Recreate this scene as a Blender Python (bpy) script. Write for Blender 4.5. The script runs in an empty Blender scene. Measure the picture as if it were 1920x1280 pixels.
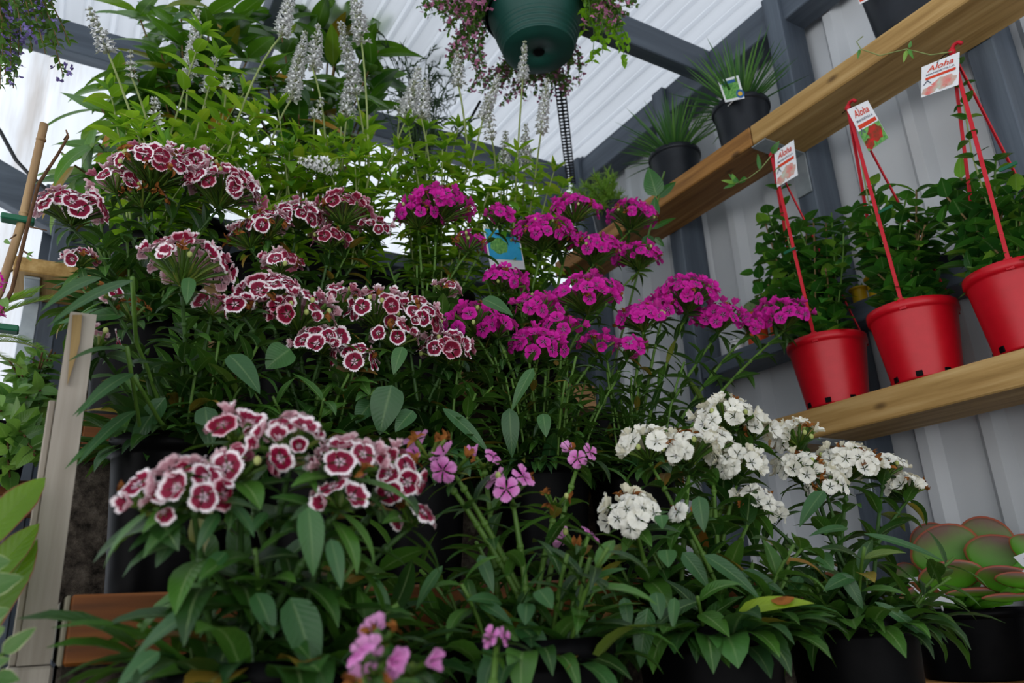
import bpy, math, random
import numpy as np
from mathutils import Matrix, Vector

# ------------------------------------------------------------------ camera
sc = bpy.context.scene
COL = sc.collection
F = 1442.03
YAW, PIT, ROL = (math.radians(a) for a in (31.596, 19.125, -2.899))
def _axes():
    cy, sy, cp, sp = math.cos(YAW), math.sin(YAW), math.cos(PIT), math.sin(PIT)
    fw = np.array([sy*cp, cy*cp, sp]); r = np.array([cy, -sy, 0.0]); u = np.cross(r, fw)
    cr, sr = math.cos(ROL), math.sin(ROL)
    return cr*r+sr*u, -sr*r+cr*u, fw
CR, CU, CF = _axes()
cam = bpy.data.cameras.new('camera'); cam.sensor_width = 36; cam.lens = F/1920*36
cam.clip_start = .02
camo = bpy.data.objects.new('camera', cam); COL.objects.link(camo)
camo.matrix_world = Matrix([[CR[i], CU[i], -CF[i], 0] for i in range(3)]+[[0, 0, 0, 1]])
cam.dof.use_dof = True; cam.dof.focus_distance = 1.0; cam.dof.aperture_fstop = 7.1
sc.camera = camo

# ------------------------------------------------------------------ light
w = bpy.data.worlds.new('overcast_sky'); sc.world = w; w.use_nodes = True
wn = w.node_tree.nodes; wl = w.node_tree.links
bg = wn['Background']; bg.inputs[1].default_value = 1.0
tc = wn.new('ShaderNodeTexCoord'); sx = wn.new('ShaderNodeSeparateXYZ'); rp = wn.new('ShaderNodeValToRGB')
wl.new(tc.outputs['Generated'], sx.inputs[0]); wl.new(sx.outputs['Z'], rp.inputs[0]); wl.new(rp.outputs[0], bg.inputs[0])
rp.color_ramp.elements[0].position = .0; rp.color_ramp.elements[0].color = (1.5, 1.52, 1.56, 1)
rp.color_ramp.elements[1].position = .55; rp.color_ramp.elements[1].color = (.58, .61, .66, 1)
sun = bpy.data.lights.new('sun', 'SUN'); sun.energy = .62; sun.angle = math.radians(40); sun.color = (1, .98, .95)
suno = bpy.data.objects.new('sun', sun); COL.objects.link(suno); suno.rotation_euler = (math.radians(22), math.radians(-18), 0)
sc.view_settings.view_transform = 'Standard'; sc.view_settings.look = 'None'
sc.view_settings.gamma = 1; sc.view_settings.use_curve_mapping = False
sc.view_settings.exposure = 0.72
sc.cycles.max_bounces = 7; sc.cycles.diffuse_bounces = 4; sc.cycles.glossy_bounces = 3
sc.cycles.transmission_bounces = 4; sc.cycles.transparent_max_bounces = 4
sc.cycles.use_denoising = True; sc.cycles.caustics_reflective = False; sc.cycles.caustics_refractive = False

# ------------------------------------------------------------------ measuring tools: image point -> point in the place
def ray(x, y): return CF+CR*(x-960)/F+CU*(640-y)/F
def aY(x, y, Y): d = ray(x, y); return d*(Y/d[1])
def aX(x, y, X): d = ray(x, y); return d*(X/d[0])
def aZ(x, y, Z): d = ray(x, y); return d*(Z/d[2])
def aC(x, y, c): return ray(x, y)*c
def depth(p): return float(np.dot(p, CF))
V = lambda *a: np.array(a, float)
def nrm(v):
    v = np.asarray(v, float); n = math.sqrt(float(v@v)); return v/n if n > 1e-12 else v
R = random.Random(11)
def U(a, b): return R.uniform(a, b)
def rvec(): return nrm(V(R.gauss(0, 1), R.gauss(0, 1), R.gauss(0, 1)))
UP = V(0, 0, 1)

# ------------------------------------------------------------------ mesh builder
class MB:
    def __init__(s): s.v = []; s.f = []; s.m = []; s.a = []; s.n = 0; s.sm = []
    def add(s, verts, faces, mat=0, attr=None, smooth=True):
        verts = np.asarray(verts, float); k = len(verts)
        s.v.append(verts)
        if attr is None: attr = np.zeros((k, 4))
        s.a.append(np.asarray(attr, float))
        n = s.n
        for f in faces: s.f.append([i+n for i in f])
        s.m += [mat]*len(faces); s.sm += [smooth]*len(faces); s.n += k
    def box(s, lo, hi, mat=0, M=None):
        lo = np.asarray(lo, float); hi = np.asarray(hi, float)
        b = min(.0025, .18*float(min(hi-lo)))
        vs = []; 
        # bevelled box: 24 verts
        for ix in (0, 1):
            for iy in (0, 1):
                for iz in (0, 1):
                    c = [(lo, hi)[q][i] for i, q in enumerate((ix, iy, iz))]
                    sgn = [1 if q == 0 else -1 for q in (ix, iy, iz)]
                    for ax in range(3):
                        p = [c[i]+(sgn[i]*b if i != ax else 0) for i in range(3)]
                        vs.append(p)
        idx = lambda ix, iy, iz, ax: ((ix*2+iy)*2+iz)*3+ax
        fs = []
        for ax in range(3):
            o = [i for i in range(3) if i != ax]
            for q in (0, 1):
                lp = []
                for a, b2 in ((0, 0), (1, 0), (1, 1), (0, 1)):
                    t = [0, 0, 0]; t[ax] = q; t[o[0]] = a; t[o[1]] = b2; lp.append(idx(*t, ax))
                flip = (q == 0) != (ax == 1)
                fs.append(lp[::-1] if flip else lp)
        for ax in range(3):
            o = [i for i in range(3) if i != ax]
            for a in (0, 1):
                for b2 in (0, 1):
                    t0 = [0, 0, 0]; t0[o[0]] = a; t0[o[1]] = b2; t1 = list(t0); t1[ax] = 1
                    fs.append([idx(*t0, o[0]), idx(*t1, o[0]), idx(*t1, o[1]), idx(*t0, o[1])])
        for t in range(8):
            ix, iy, iz = t >> 2 & 1, t >> 1 & 1, t & 1
            fs.append([idx(ix, iy, iz, 0), idx(ix, iy, iz, 1), idx(ix, iy, iz, 2)])
        vs = np.array(vs)
        if M is not None: vs = vs@M[0].T+M[1]
        s.add(vs, fs, mat, smooth=False)
    def tube(s, pts, rad, n=6, mat=0, cap=True, attr=None):
        pts = np.asarray(pts, float); k = len(pts)
        rad = np.full(k, rad) if np.isscalar(rad) else np.asarray(rad, float)
        t = np.gradient(pts, axis=0); t /= np.maximum(np.linalg.norm(t, axis=1), 1e-9)[:, None]
        ref = V(0, 0, 1) if abs(t[0][2]) < .9 else V(1, 0, 0)
        a = nrm(np.cross(t[0], ref)); vs = []
        for i in range(k):
            a = nrm(a-t[i]*(a@t[i])); b = np.cross(t[i], a)
            for j in range(n):
                an = 2*math.pi*j/n
                vs.append(pts[i]+rad[i]*(math.cos(an)*a+math.sin(an)*b))
        fs = [[i*n+j, i*n+(j+1) % n, (i+1)*n+(j+1) % n, (i+1)*n+j] for i in range(k-1) for j in range(n)]
        if cap: fs.append(list(range(n))[::-1]); fs.append([(k-1)*n+j for j in range(n)])
        at = None
        if attr is not None: at = np.tile(np.asarray(attr, float), (len(vs), 1))
        s.add(vs, fs, mat, at)
    def lathe(s, prof, c, n=32, mat=0, squash=None):
        vs = []; k = len(prof)
        for r, z in prof:
            for j in range(n):
                an = 2*math.pi*j/n; vs.append((c[0]+r*math.cos(an), c[1]+r*math.sin(an), c[2]+z))
        fs = [[i*n+j, i*n+(j+1) % n, (i+1)*n+(j+1) % n, (i+1)*n+j] for i in range(k-1) for j in range(n)]
        if prof[0][0] > 1e-6: fs.append([j for j in range(n)][::-1])
        if prof[-1][0] > 1e-6: fs.append([(k-1)*n+j for j in range(n)])
        s.add(vs, fs, mat)
    def leaf(s, base, d, up, L, W, bend=.6, fold=.25, shape='lance', mat=0, rnd=None, nl=7, petiole=0.0, wave=0., twist=0., serr=0.):
        """one blade: midrib starts along d, curls away from `up` by `bend` radians"""
        d = nrm(d); up = np.asarray(up, float); up = up-d*(d@up)
        if up@up < 1e-8: up = np.cross(d, V(1, .3, .2))
        up = nrm(up); side = np.cross(d, up)
        rnd = R.random() if rnd is None else rnd
        ts = np.linspace(0, 1, nl); pos = np.zeros((nl, 3)); p = np.asarray(base, float); prev = 0
        frames = []
        for i, t in enumerate(ts):
            ang = bend*(t**1.3)
            tg = math.cos(ang)*d-math.sin(ang)*up
            if i: p = p+tg*(L/(nl-1))
            pos[i] = p; u2 = math.cos(ang)*up+math.sin(ang)*d
            tw = twist*t
            frames.append((math.cos(tw)*side+math.sin(tw)*u2, math.cos(tw)*u2-math.sin(tw)*side))
        if shape == 'lance': wd = np.sin(math.pi*np.clip(ts, 0, 1)**.75)**.9
        elif shape == 'ovate': wd = np.sin(math.pi*np.clip(ts, 0, 1)**.62)**.8
        elif shape == 'obov': wd = np.sin(math.pi*np.clip(ts, 0, 1)**1.25)**.75
        elif shape == 'strap': wd = np.minimum(1, (1-ts)*3.2)**.7*(.55+.45*np.minimum(1, ts*4))
        elif shape == 'needle': wd = (1-ts)**.6
        else: wd = np.sin(math.pi*ts)**.6
        wd = np.maximum(wd, .05*petiole+.03); wd[-1] = .02
        xs = np.array([-1, -.5, 0, .5, 1.]); vs = []; at = []
        for i in range(nl):
            sd, u2 = frames[i]
            sc_ = 1+serr*(1 if i % 2 else -1)
            for x in xs:
                k = wd[i]*W*.5*(sc_ if abs(x) == 1 else 1)
                z = fold*abs(x)*k+wave*W*math.sin(i*1.9+x*1.3+rnd*9)*abs(x)
                vs.append(pos[i]+sd*x*k+u2*z); at.append((rnd, abs(x), ts[i], 0))
        fs = [[i*5+j, i*5+j+1, i*5+j+6, i*5+j+5] for i in range(nl-1) for j in range(4)]
        s.add(vs, fs, mat, at)
    def blob(s, c, r, mat=0, sx=(1, 1, 1), n=8, m=5, attr=None):
        vs = []; fs = []
        for i in range(m+1):
            ph = math.pi*i/m
            for j in range(n):
                an = 2*math.pi*j/n
                vs.append((c[0]+r*sx[0]*math.sin(ph)*math.cos(an), c[1]+r*sx[1]*math.sin(ph)*math.sin(an), c[2]+r*sx[2]*math.cos(ph)))
        for i in range(m):
            for j in range(n): fs.append([i*n+j, (i+1)*n+j, (i+1)*n+(j+1) % n, i*n+(j+1) % n])
        s.add(vs, fs, mat, None if attr is None else np.tile(np.asarray(attr, float), (len(vs), 1)))
    def mesh(s, name, mats, origin=(0, 0, 0)):
        me = bpy.data.meshes.new(name)
        v = np.concatenate(s.v) if s.v else np.zeros((0, 3)); a = np.concatenate(s.a) if s.a else np.zeros((0, 4))
        v = v-np.asarray(origin, float)
        me.from_pydata(v.tolist(), [], s.f)
        me.polygons.foreach_set('material_index', s.m); me.polygons.foreach_set('use_smooth', s.sm)
        at = me.attributes.new('lf', 'FLOAT_COLOR', 'POINT'); at.data.foreach_set('color', a.ravel())
        for m in mats: me.materials.append(m)
        me.update(); return me
def link(name, data, parent=None, loc=(0, 0, 0)):
    o = bpy.data.objects.new(name, data); COL.objects.link(o)
    o.location = loc
    if parent is not None: o.parent = parent
    return o
def tag(o, label=None, cat=None, group=None, kind=None):
    if label: o['label'] = label
    if cat: o['category'] = cat
    if group: o['group'] = group
    if kind: o['kind'] = kind
    return o
def origin_of(mb, base=True):
    v = np.concatenate(mb.v); lo, hi = v.min(0), v.max(0)
    return V((lo[0]+hi[0])/2, (lo[1]+hi[1])/2, lo[2] if base else (lo[2]+hi[2])/2)
def single(name, mb, mats, label=None, cat=None, group=None, kind=None):
    o = origin_of(mb)
    return tag(link(name, mb.mesh(name, mats, o), None, o), label, cat, group, kind)
def thing(name, loc, label, cat, group=None):
    e = link(name, None, None, loc); e.empty_display_size = .02
    e['_o'] = 0; del e['_o']
    ORG[e.name] = np.asarray(loc, float)
    return tag(e, label, cat, group)
ORG = {}
def part(name, mb, mats, parent, label=None):
    """a part given in place coordinates, parented to a thing (an unrotated Empty) or to a part"""
    po = ORG[parent.name]; o = origin_of(mb, False)
    ob = link(name, mb.mesh(name, mats, o), parent, o-po); ORG[ob.name] = o
    if label: ob['label'] = label
    return ob

# ------------------------------------------------------------------ materials
def mat(name):
    m = bpy.data.materials.new(name); m.use_nodes = True
    nt = m.node_tree; b = nt.nodes['Principled BSDF']
    return m, nt, b
def N(nt, t, **k):
    n = nt.nodes.new(t)
    for a, b in k.items(): setattr(n, a, b)
    return n
def rgb(h):
    h = [int(h[i:i+2], 16)/255 for i in (0, 2, 4)]
    return tuple((c/12.92 if c <= .04045 else ((c+.055)/1.055)**2.4) for c in h)+(1,)
def ramp(nt, fac, stops):
    r = N(nt, 'ShaderNodeValToRGB'); e = r.color_ramp.elements
    while len(e) < len(stops): e.new(.5)
    for q, (p, c) in zip(e, stops): q.position = p; q.color = rgb(c) if isinstance(c, str) else c
    nt.links.new(fac, r.inputs[0]); return r.outputs[0]
def noise(nt, scale, detail=4, rough=.55, stretch=None, coord='Object'):
    t = N(nt, 'ShaderNodeTexCoord'); n = N(nt, 'ShaderNodeTexNoise')
    n.inputs['Scale'].default_value = scale; n.inputs['Detail'].default_value = detail; n.inputs['Roughness'].default_value = rough
    if stretch:
        mp = N(nt, 'ShaderNodeMapping'); mp.inputs['Scale'].default_value = stretch
        nt.links.new(t.outputs[coord], mp.inputs[0]); nt.links.new(mp.outputs[0], n.inputs[0])
    else: nt.links.new(t.outputs[coord], n.inputs[0])
    return n.outputs[0]
def mix(nt, f, a, b, mode='MIX'):
    m = N(nt, 'ShaderNodeMix', data_type='RGBA', blend_type=mode)
    for s, val in ((0, f), (6, a), (7, b)):
        if hasattr(val, 'links') or isinstance(val, bpy.types.NodeSocket): nt.links.new(val, m.inputs[s])
        else: m.inputs[s].default_value = rgb(val) if isinstance(val, str) else val
    return m.outputs[2]
def mth(nt, op, a, b=0.0, c=None):
    m = N(nt, 'ShaderNodeMath', operation=op)
    for i, val in enumerate((a, b) if c is None else (a, b, c)):
        if isinstance(val, bpy.types.NodeSocket): nt.links.new(val, m.inputs[i])
        else: m.inputs[i].default_value = val
    return m.outputs[0]
def bump(nt, b, h, strength=.3, dist=.002):
    n = N(nt, 'ShaderNodeBump'); n.inputs['Strength'].default_value = strength; n.inputs['Distance'].default_value = dist
    nt.links.new(h, n.inputs['Height']); nt.links.new(n.outputs[0], b.inputs['Normal'])
def plain(name, col, rough=.5, spec=.5, var=None, scale=30, metal=0.):
    m, nt, b = mat(name)
    b.inputs['Roughness'].default_value = rough; b.inputs['Metallic'].default_value = metal
    b.inputs['Specular IOR Level'].default_value = spec
    nz = noise(nt, scale)
    c = ramp(nt, nz, [(.3, col), (.7, var or col)])
    nt.links.new(c, b.inputs['Base Color']); return m
def attr(nt):
    a = N(nt, 'ShaderNodeAttribute', attribute_name='lf'); s = N(nt, 'ShaderNodeSeparateColor')
    nt.links.new(a.outputs['Color'], s.inputs[0]); return s.outputs
def leafmat(name, stops, trans, tfac=.35, rough=.38, vein=.35, veincol='9fb87a', spec=.5, edge=None):
    m, nt, b = mat(name)
    a = attr(nt)
    c = ramp(nt, a[0], stops)
    nz = noise(nt, 55, 3)
    c = mix(nt, mth(nt, 'MULTIPLY', nz, .35), c, '16240c', 'MULTIPLY')
    mid = mth(nt, 'SUBTRACT', 1.0, mth(nt, 'MINIMUM', 1.0, mth(nt, 'DIVIDE', a[1], .13)))
    c = mix(nt, mth(nt, 'MULTIPLY', mid, vein), c, veincol)
    if edge: c = mix(nt, mth(nt, 'MULTIPLY', mth(nt, 'GREATER_THAN', mth(nt, 'ADD', a[1], mth(nt, 'MULTIPLY', nz, .25)), 1.04), 1.0), c, edge)
    nt.links.new(c, b.inputs['Base Color']); b.inputs['Roughness'].default_value = rough
    b.inputs['Specular IOR Level'].default_value = spec
    st = mth(nt, 'SINE', mth(nt, 'ADD', mth(nt, 'MULTIPLY', a[2], 70.), mth(nt, 'MULTIPLY', a[1], -14.)))
    bump(nt, b, mth(nt, 'ADD', mth(nt, 'MULTIPLY', st, .25), mth(nt, 'MULTIPLY', mid, -1.2)), .22, .0012)
    t = N(nt, 'ShaderNodeBsdfTranslucent'); tcn = mix(nt, .55, c, trans); nt.links.new(tcn, t.inputs[0])
    mx = N(nt, 'ShaderNodeMixShader'); mx.inputs[0].default_value = tfac
    nt.links.new(b.outputs[0], mx.inputs[1]); nt.links.new(t.outputs[0], mx.inputs[2])
    nt.links.new(mx.outputs[0], nt.nodes['Material Output'].inputs[0]); return m
def petalmat(name, stops, tfac=.3, backing=None, streak=None):
    """colour runs outward from the eye of the flower (stored per vertex), with fine radial veins"""
    m, nt, b = mat(name); a = attr(nt)
    nz = noise(nt, 260, 2)
    f = mth(nt, 'ADD', a[0], mth(nt, 'MULTIPLY', mth(nt, 'SUBTRACT', nz, .5), .13))
    c = ramp(nt, f, stops)
    if streak:
        sk = mth(nt, 'GREATER_THAN', mth(nt, 'SINE', mth(nt, 'MULTIPLY', a[1], 34.)), .72)
        inner = mth(nt, 'LESS_THAN', a[0], streak[1])
        c = mix(nt, mth(nt, 'MULTIPLY', mth(nt, 'MULTIPLY', sk, inner), .8), c, streak[0])
    oi = N(nt, 'ShaderNodeObjectInfo')
    c = mix(nt, mth(nt, 'MULTIPLY', oi.outputs['Random'], .05), c, stops[-1][1] if not backing else backing)
    g = N(nt, 'ShaderNodeNewGeometry')
    if backing: c = mix(nt, mth(nt, 'MULTIPLY', g.outputs['Backfacing'], .65), c, backing)
    nt.links.new(c, b.inputs['Base Color']); b.inputs['Roughness'].default_value = .65
    b.inputs['Specular IOR Level'].default_value = .1
    t = N(nt, 'ShaderNodeBsdfTranslucent'); nt.links.new(c, t.inputs[0])
    mx = N(nt, 'ShaderNodeMixShader'); mx.inputs[0].default_value = tfac
    nt.links.new(b.outputs[0], mx.inputs[1]); nt.links.new(t.outputs[0], mx.inputs[2])
    nt.links.new(mx.outputs[0], nt.nodes['Material Output'].inputs[0]); return m
def woodmat(name, c0, c1, c2, axis, rough=.6, knots=True, scale=1.):
    m, nt, b = mat(name)
    s = [55*scale]*3; s[axis] = 3.2*scale
    nz = noise(nt, 1., 5, .6, tuple(s))
    c = ramp(nt, nz, [(.3, c0), (.52, c1), (.72, c2)])
    s2 = [9*scale]*3; s2[axis] = 1.4*scale
    big = noise(nt, 1., 3, .5, tuple(s2))
    c = mix(nt, ramp(nt, big, [(.42, (0, 0, 0, 1)), (.66, (.55, .55, .55, 1))]), c, c0)
    if knots:
        t = N(nt, 'ShaderNodeTexCoord'); mp = N(nt, 'ShaderNodeMapping'); k = [14, 14, 14]; k[axis] = 7
        mp.inputs['Scale'].default_value = k
        vo = N(nt, 'ShaderNodeTexVoronoi'); vo.inputs['Scale'].default_value = 1.
        nt.links.new(t.outputs['Object'], mp.inputs[0]); nt.links.new(mp.outputs[0], vo.inputs[0])
        kn = ramp(nt, vo.outputs['Distance'], [(.05, (.8, .8, .8, 1)), (.13, (0, 0, 0, 1))])
        c = mix(nt, kn, c, '3a2510')
    nt.links.new(c, b.inputs['Base Color']); b.inputs['Roughness'].default_value = rough
    b.inputs['Specular IOR Level'].default_value = .3
    bump(nt, b, nz, .25, .0015); return m

M = {}
M['pine_y'] = woodmat('pale_pine', '8a6a38', 'b08d55', 'c9aa74', 1)
M['pine_y2'] = woodmat('honey_pine', '6f4a22', '9a6c36', 'b98a50', 1)
M['treated_x'] = woodmat('red_brown_timber', '3d2108', '68390f', '8a531c', 0)
M['treated_x2'] = woodmat('faded_timber', '7c5c38', 'a8855a', 'c0a074', 0)
M['endgrain'] = woodmat('grey_end_grain', '55513f', '787260', '938c78', 2, .8, False)
M['weathered'] = woodmat('weathered_timber', '857c70', 'aaa296', 'c4bdb0', 2, .8, False)
M['splinter'] = woodmat('split_timber', '5a4326', '8d7448', 'ab925f', 2, .7, False)
M['paint'] = woodmat('blue_grey_paint', '3e4650', '525b66', '616b76', 1, .5, False, .6)
M['paint_x'] = woodmat('blue_grey_paint_across', '3e4650', '525b66', '616b76', 0, .5, False, .6)
M['paint_z'] = woodmat('blue_grey_paint_upright', '3b434d', '505964', '5f6974', 2, .5, False, .6)
M['siding'] = plain('pale_grey_steel', 'c6cacd', .42, .4, 'd0d3d6', 4)
M['cladding'] = plain('slate_grey_steel', '39424d', .45, .5, '424c58', 4)
M['black'] = plain('black_plastic', '050506', .4, .05, '0a0a0b', 40)
M['dark'] = plain('charcoal_plastic', '1a1d22', .4, .25, '22262c', 30)
M['red'] = plain('red_plastic', 'b40416', .42, .4, 'be081c', 60)
M['redstrap'] = plain('red_strap_plastic', 'b00a1c', .5, .3, 'bc1a2a', 60)
M['green_pot'] = plain('bottle_green_plastic', '0d3d35', .5, .4, '12463d', 20)
M['yellow'] = plain('yellow_plastic', 'd3a60a', .45, .5, 'dcb418', 40)
M['orange'] = plain('orange_plastic', 'c8451a', .5, .4, 'd2521f', 40)
M['soil'] = plain('dark_soil', '1b130c', .95, .1, '33261a', 220)
M['galv'] = plain('galvanised_steel', '8e979c', .45, .5, 'a6aeb2', 30, .6)
M['black_steel'] = plain('blackened_steel', '121418', .6, .2, '1a1d21', 30, 0.)
M['white'] = plain('white_card', 'e9e9ea', .45, .4, 'e2e4e6', 10)
M['ink_red'] = plain('red_ink', 'c8301c', .5, .3, 'd9481f', 90)
M['ink_grey'] = plain('grey_ink', '5d6070', .5, .3)
M['ink_blue'] = plain('blue_ink', '2c5f96', .5, .3)
M['ink_green'] = plain('green_ink', '2d7a36', .5, .3, '83b860', 160)
M['ink_sky'] = plain('sky_blue_ink', '1f96c4', .5, .3, '38a8d6', 40)
M['ink_yellow'] = plain('yellow_ink', 'd9b33c', .5, .3)
M['ink_pink'] = plain('flower_print', 'cf1d20', .5, .3, '27401c', 70)
M['ink_fade'] = plain('faded_flower_print', 'e0615e', .5, .3, 'b9c6b4', 60)
M['ink_brown'] = plain('brown_print', '5b2f16', .5, .3, '8a5228', 80)
M['tie'] = plain('green_tie', '0f5a3c', .5, .4)
M['wire'] = plain('dark_cable', '15181b', .5, .4)
M['bamboo'] = woodmat('bamboo_cane', '6d5334', '8f7250', 'a5895f', 2, .5, False)
M['twig'] = plain('brown_twig', '4a3421', .8, .2, '6a4c33', 60)
M['stemgreen'] = plain('green_stem', '3e5c1e', .5, .3, '54762c', 40)
M['stemdark'] = plain('dark_green_stem', '27431a', .5, .3, '3a5a24', 40)
M['stemwood'] = plain('woody_stem', '5a4a2e', .7, .2, '75613e', 60)
M['stempale'] = plain('pale_green_stem', '76854a', .6, .3, '8f9c62', 40)
m, nt, b = mat('concrete_block_face'); M['block'] = m
nz = noise(nt, 60, 6, .7); n2 = noise(nt, 14, 4, .6)
c = ramp(nt, nz, [(.34, '1d1a17'), (.5, '564e45'), (.68, '7d7468')])
c = mix(nt, mth(nt, 'MULTIPLY', n2, .6), c, '2b2621'); nt.links.new(c, b.inputs['Base Color'])
b.inputs['Roughness'].default_value = .95; b.inputs['Specular IOR Level'].default_value = .1; bump(nt, b, nz, .9, .006)
m, nt, b = mat('concrete_floor'); M['floor'] = m
nz = noise(nt, 6, 6, .6); nt.links.new(ramp(nt, nz, [(.3, '56544f'), (.7, '75726b')]), b.inputs['Base Color']); b.inputs['Roughness'].default_value = .8
# translucent corrugated sheet: daylight comes through it
def sheetmat(name, dirty):
    m, nt, b = mat(name)
    nz = noise(nt, 1., 4, .6, (18, 1.2, 18) if not dirty else (16, 16, 1.6))
    c = ramp(nt, nz, [(.3, 'c3c8ce'), (.7, 'd2d7dd')])
    if dirty:
        c = mix(nt, ramp(nt, noise(nt, 1., 5, .65, (9, 9, 1.1)), [(.55, (0, 0, 0, 1)), (.72, (.5, .5, .5, 1))]), c, '8a7a68')
    t = N(nt, 'ShaderNodeBsdfTranslucent'); nt.links.new(c, t.inputs[0])
    d = N(nt, 'ShaderNodeBsdfDiffuse'); nt.links.new(c, d.inputs[0])
    mx = N(nt, 'ShaderNodeMixShader'); mx.inputs[0].default_value = .72
    nt.links.new(d.outputs[0], mx.inputs[1]); nt.links.new(t.outputs[0], mx.inputs[2])
    nt.links.new(mx.outputs[0], nt.nodes['Material Output'].inputs[0]); return m
M['roof'] = sheetmat('white_translucent_sheet', False)
M['wallsheet'] = sheetmat('stained_translucent_sheet', True)
# foliage
M['dianthus'] = leafmat('dianthus_leaf', [(0, '1b3a15'), (.45, '2b541d'), (.8, '457426'), (.955, '4f7d30'), (.965, 'a08a34'), (1, '8a5a22')], '6f9a2a', .22, .4)
M['dianthus2'] = leafmat('broad_dianthus_leaf', [(0, '214522'), (.5, '31602e'), (.95, '467a34'), (1, '8a8a2a')], '78a033', .22, .45, .2)
M['bract'] = leafmat('flower_bract', [(0, '365c1a'), (.6, '5c8228'), (.85, '84903a'), (1, '7a5a2a')], '86a030', .25, .5, .1)
M['salvia'] = leafmat('salvia_leaf', [(0, '47801c'), (.5, '66a024'), (.85, '8cbc30'), (1, 'b9c238')], 'b8e030', .58, .5, .3)
M['bush'] = leafmat('shrub_leaf', [(0, '24501a'), (.5, '36701c'), (.82, '5c9424'), (.93, '7d9c2c'), (.97, 'c08a2c'), (1, 'c8842e')], '7fb324', .42, .3, .35)
M['dipl'] = leafmat('glossy_round_leaf', [(0, '1e4a20'), (.5, '306a26'), (.85, '4c9030'), (1, '8cba3e')], '74b030', .28, .25, .25)
M['agave'] = leafmat('striped_spike_leaf', [(0, '2c5a2e'), (.5, '437a3a'), (1, '74a84c')], '6a9a38', .2, .4, .3, 'a8c088')
M['pine'] = leafmat('fine_needle_leaf', [(0, '5c8e2a'), (.5, '86b840'), (1, 'b8d858')], 'a6d048', .4, .5, 0)
M['fern'] = leafmat('dark_fern_leaf', [(0, '16301a'), (1, '2f5224')], '4a7028', .25, .5, 0)
M['lime'] = leafmat('lime_round_leaf', [(0, '5f9a14'), (1, '92cc20')], 'b8ee28', .55, .5, .2)
M['basket'] = leafmat('small_trailing_leaf', [(0, '24481a'), (.6, '3d6a22'), (1, '5c8a2c')], '86b034', .4, .45, .2)
M['shade'] = leafmat('pale_shrub_leaf', [(0, '3c6a2c'), (.6, '5f9040'), (1, '8ab454')], '9ac848', .4, .35, .3)
M['brom'] = leafmat('bromeliad_leaf', [(0, '3f6a12'), (1, '6a9418')], '98c020', .45, .35, 0, edge='7a2426')
M['varieg'] = leafmat('variegated_leaf', [(0, '4a7a36'), (1, '6a9448')], 'a6c864', .4, .45, .1, edge='d8dca6')
M['yleaf'] = leafmat('yellowing_leaf', [(0, '8aa81c'), (1, '9cb824')], 'c0d830', .4, .4, .1)
# petals
WH, CRM = 'f6eff0', '7a0a30'
M['p_var'] = petalmat('crimson_petal_white_rim', [(0, 'c9a9b8'), (.18, 'd8b6c4'), (.25, '7c0c38'), (.36, CRM), (.69, '820a32'), (.755, 'b04066'), (.81, WH), (1, 'f2e9ea')], .25, 'd9a9b2', ('e8ccd6', .27))
M['p_red'] = petalmat('deep_crimson_petal', [(0, 'c9a9b8'), (.16, '7a0d34'), (.5, '6d0b26'), (.78, '80102e'), (.86, 'd9a0ac'), (1, 'efdfe2')], .25, 'b5647a', ('d8a8b8', .3))
M['p_mag'] = petalmat('magenta_petal', [(0, 'd7a4cf'), (.14, '9c1074'), (.26, 'b4128c'), (.5, 'd01c9c'), (1, 'e036b2')], .4, 'cc4098', ('d68fd0', .34))
M['p_pink'] = petalmat('pink_petal', [(0, 'b05a96'), (.16, 'c860ac'), (.5, 'd478bc'), (1, 'dc92ca')], .3, 'dca0cc', ('a84890', .34))
M['p_white'] = petalmat('cream_white_petal', [(0, '70707c'), (.06, '9a9aa0'), (.12, 'dcdcd4'), (.5, 'eae8dc'), (1, 'efede2')], .3, 'dfd8b8', ('c8c8c2', .3))
M['p_salvia'] = plain('white_salvia_petal', 'dfe0de', .6, .2, 'eceded', 80)
M['calyx_grey'] = plain('grey_green_calyx', '7d8468', .7, .2, '9ba088', 90)
M['p_tiny'] = plain('dusky_pink_petal', '9c5478', .6, .2, 'bb7c9c', 60)
M['p_violet'] = plain('violet_petal', '6a5c9a', .6, .2, '8a7cb8', 60)
M['spent'] = plain('brown_spent_petal', '5a3316', .9, .1, '8f5a2a', 120)
M['bud'] = plain('pale_green_bud', '8e9a52', .6, .2, 'aab070', 60)
M['cactus'] = plain('cactus_skin', '5c7444', .7, .2, '7d9060', 120)
m, nt, b = mat('paddle_succulent'); M['paddle'] = m
a = attr(nt)
nz = noise(nt, 40, 3)
f = mth(nt, 'ADD', mth(nt, 'MULTIPLY', a[2], .85), mth(nt, 'MULTIPLY', nz, .2))
c = ramp(nt, f, [(.35, '4a8a14'), (.6, '52761e'), (.85, '5c3e2c'), (1., '6a3830')])
c = mix(nt, mth(nt, 'MULTIPLY', mth(nt, 'GREATER_THAN', a[1], .93), .8), c, 'a4523c')
nt.links.new(c, b.inputs['Base Color']); b.inputs['Roughness'].default_value = .5

# ------------------------------------------------------------------ the setting
FLOOR = -.80; RZ = 1.415
def struct(name, mb, mats, label=None): 
    o = single(name, mb, mats, label); o['kind'] = 'structure'; return o
mb = MB(); mb.box((-2.6, -2.6, FLOOR-.05), (1.6, 2.2, FLOOR)); struct('floor', mb, [M['floor']])
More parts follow.
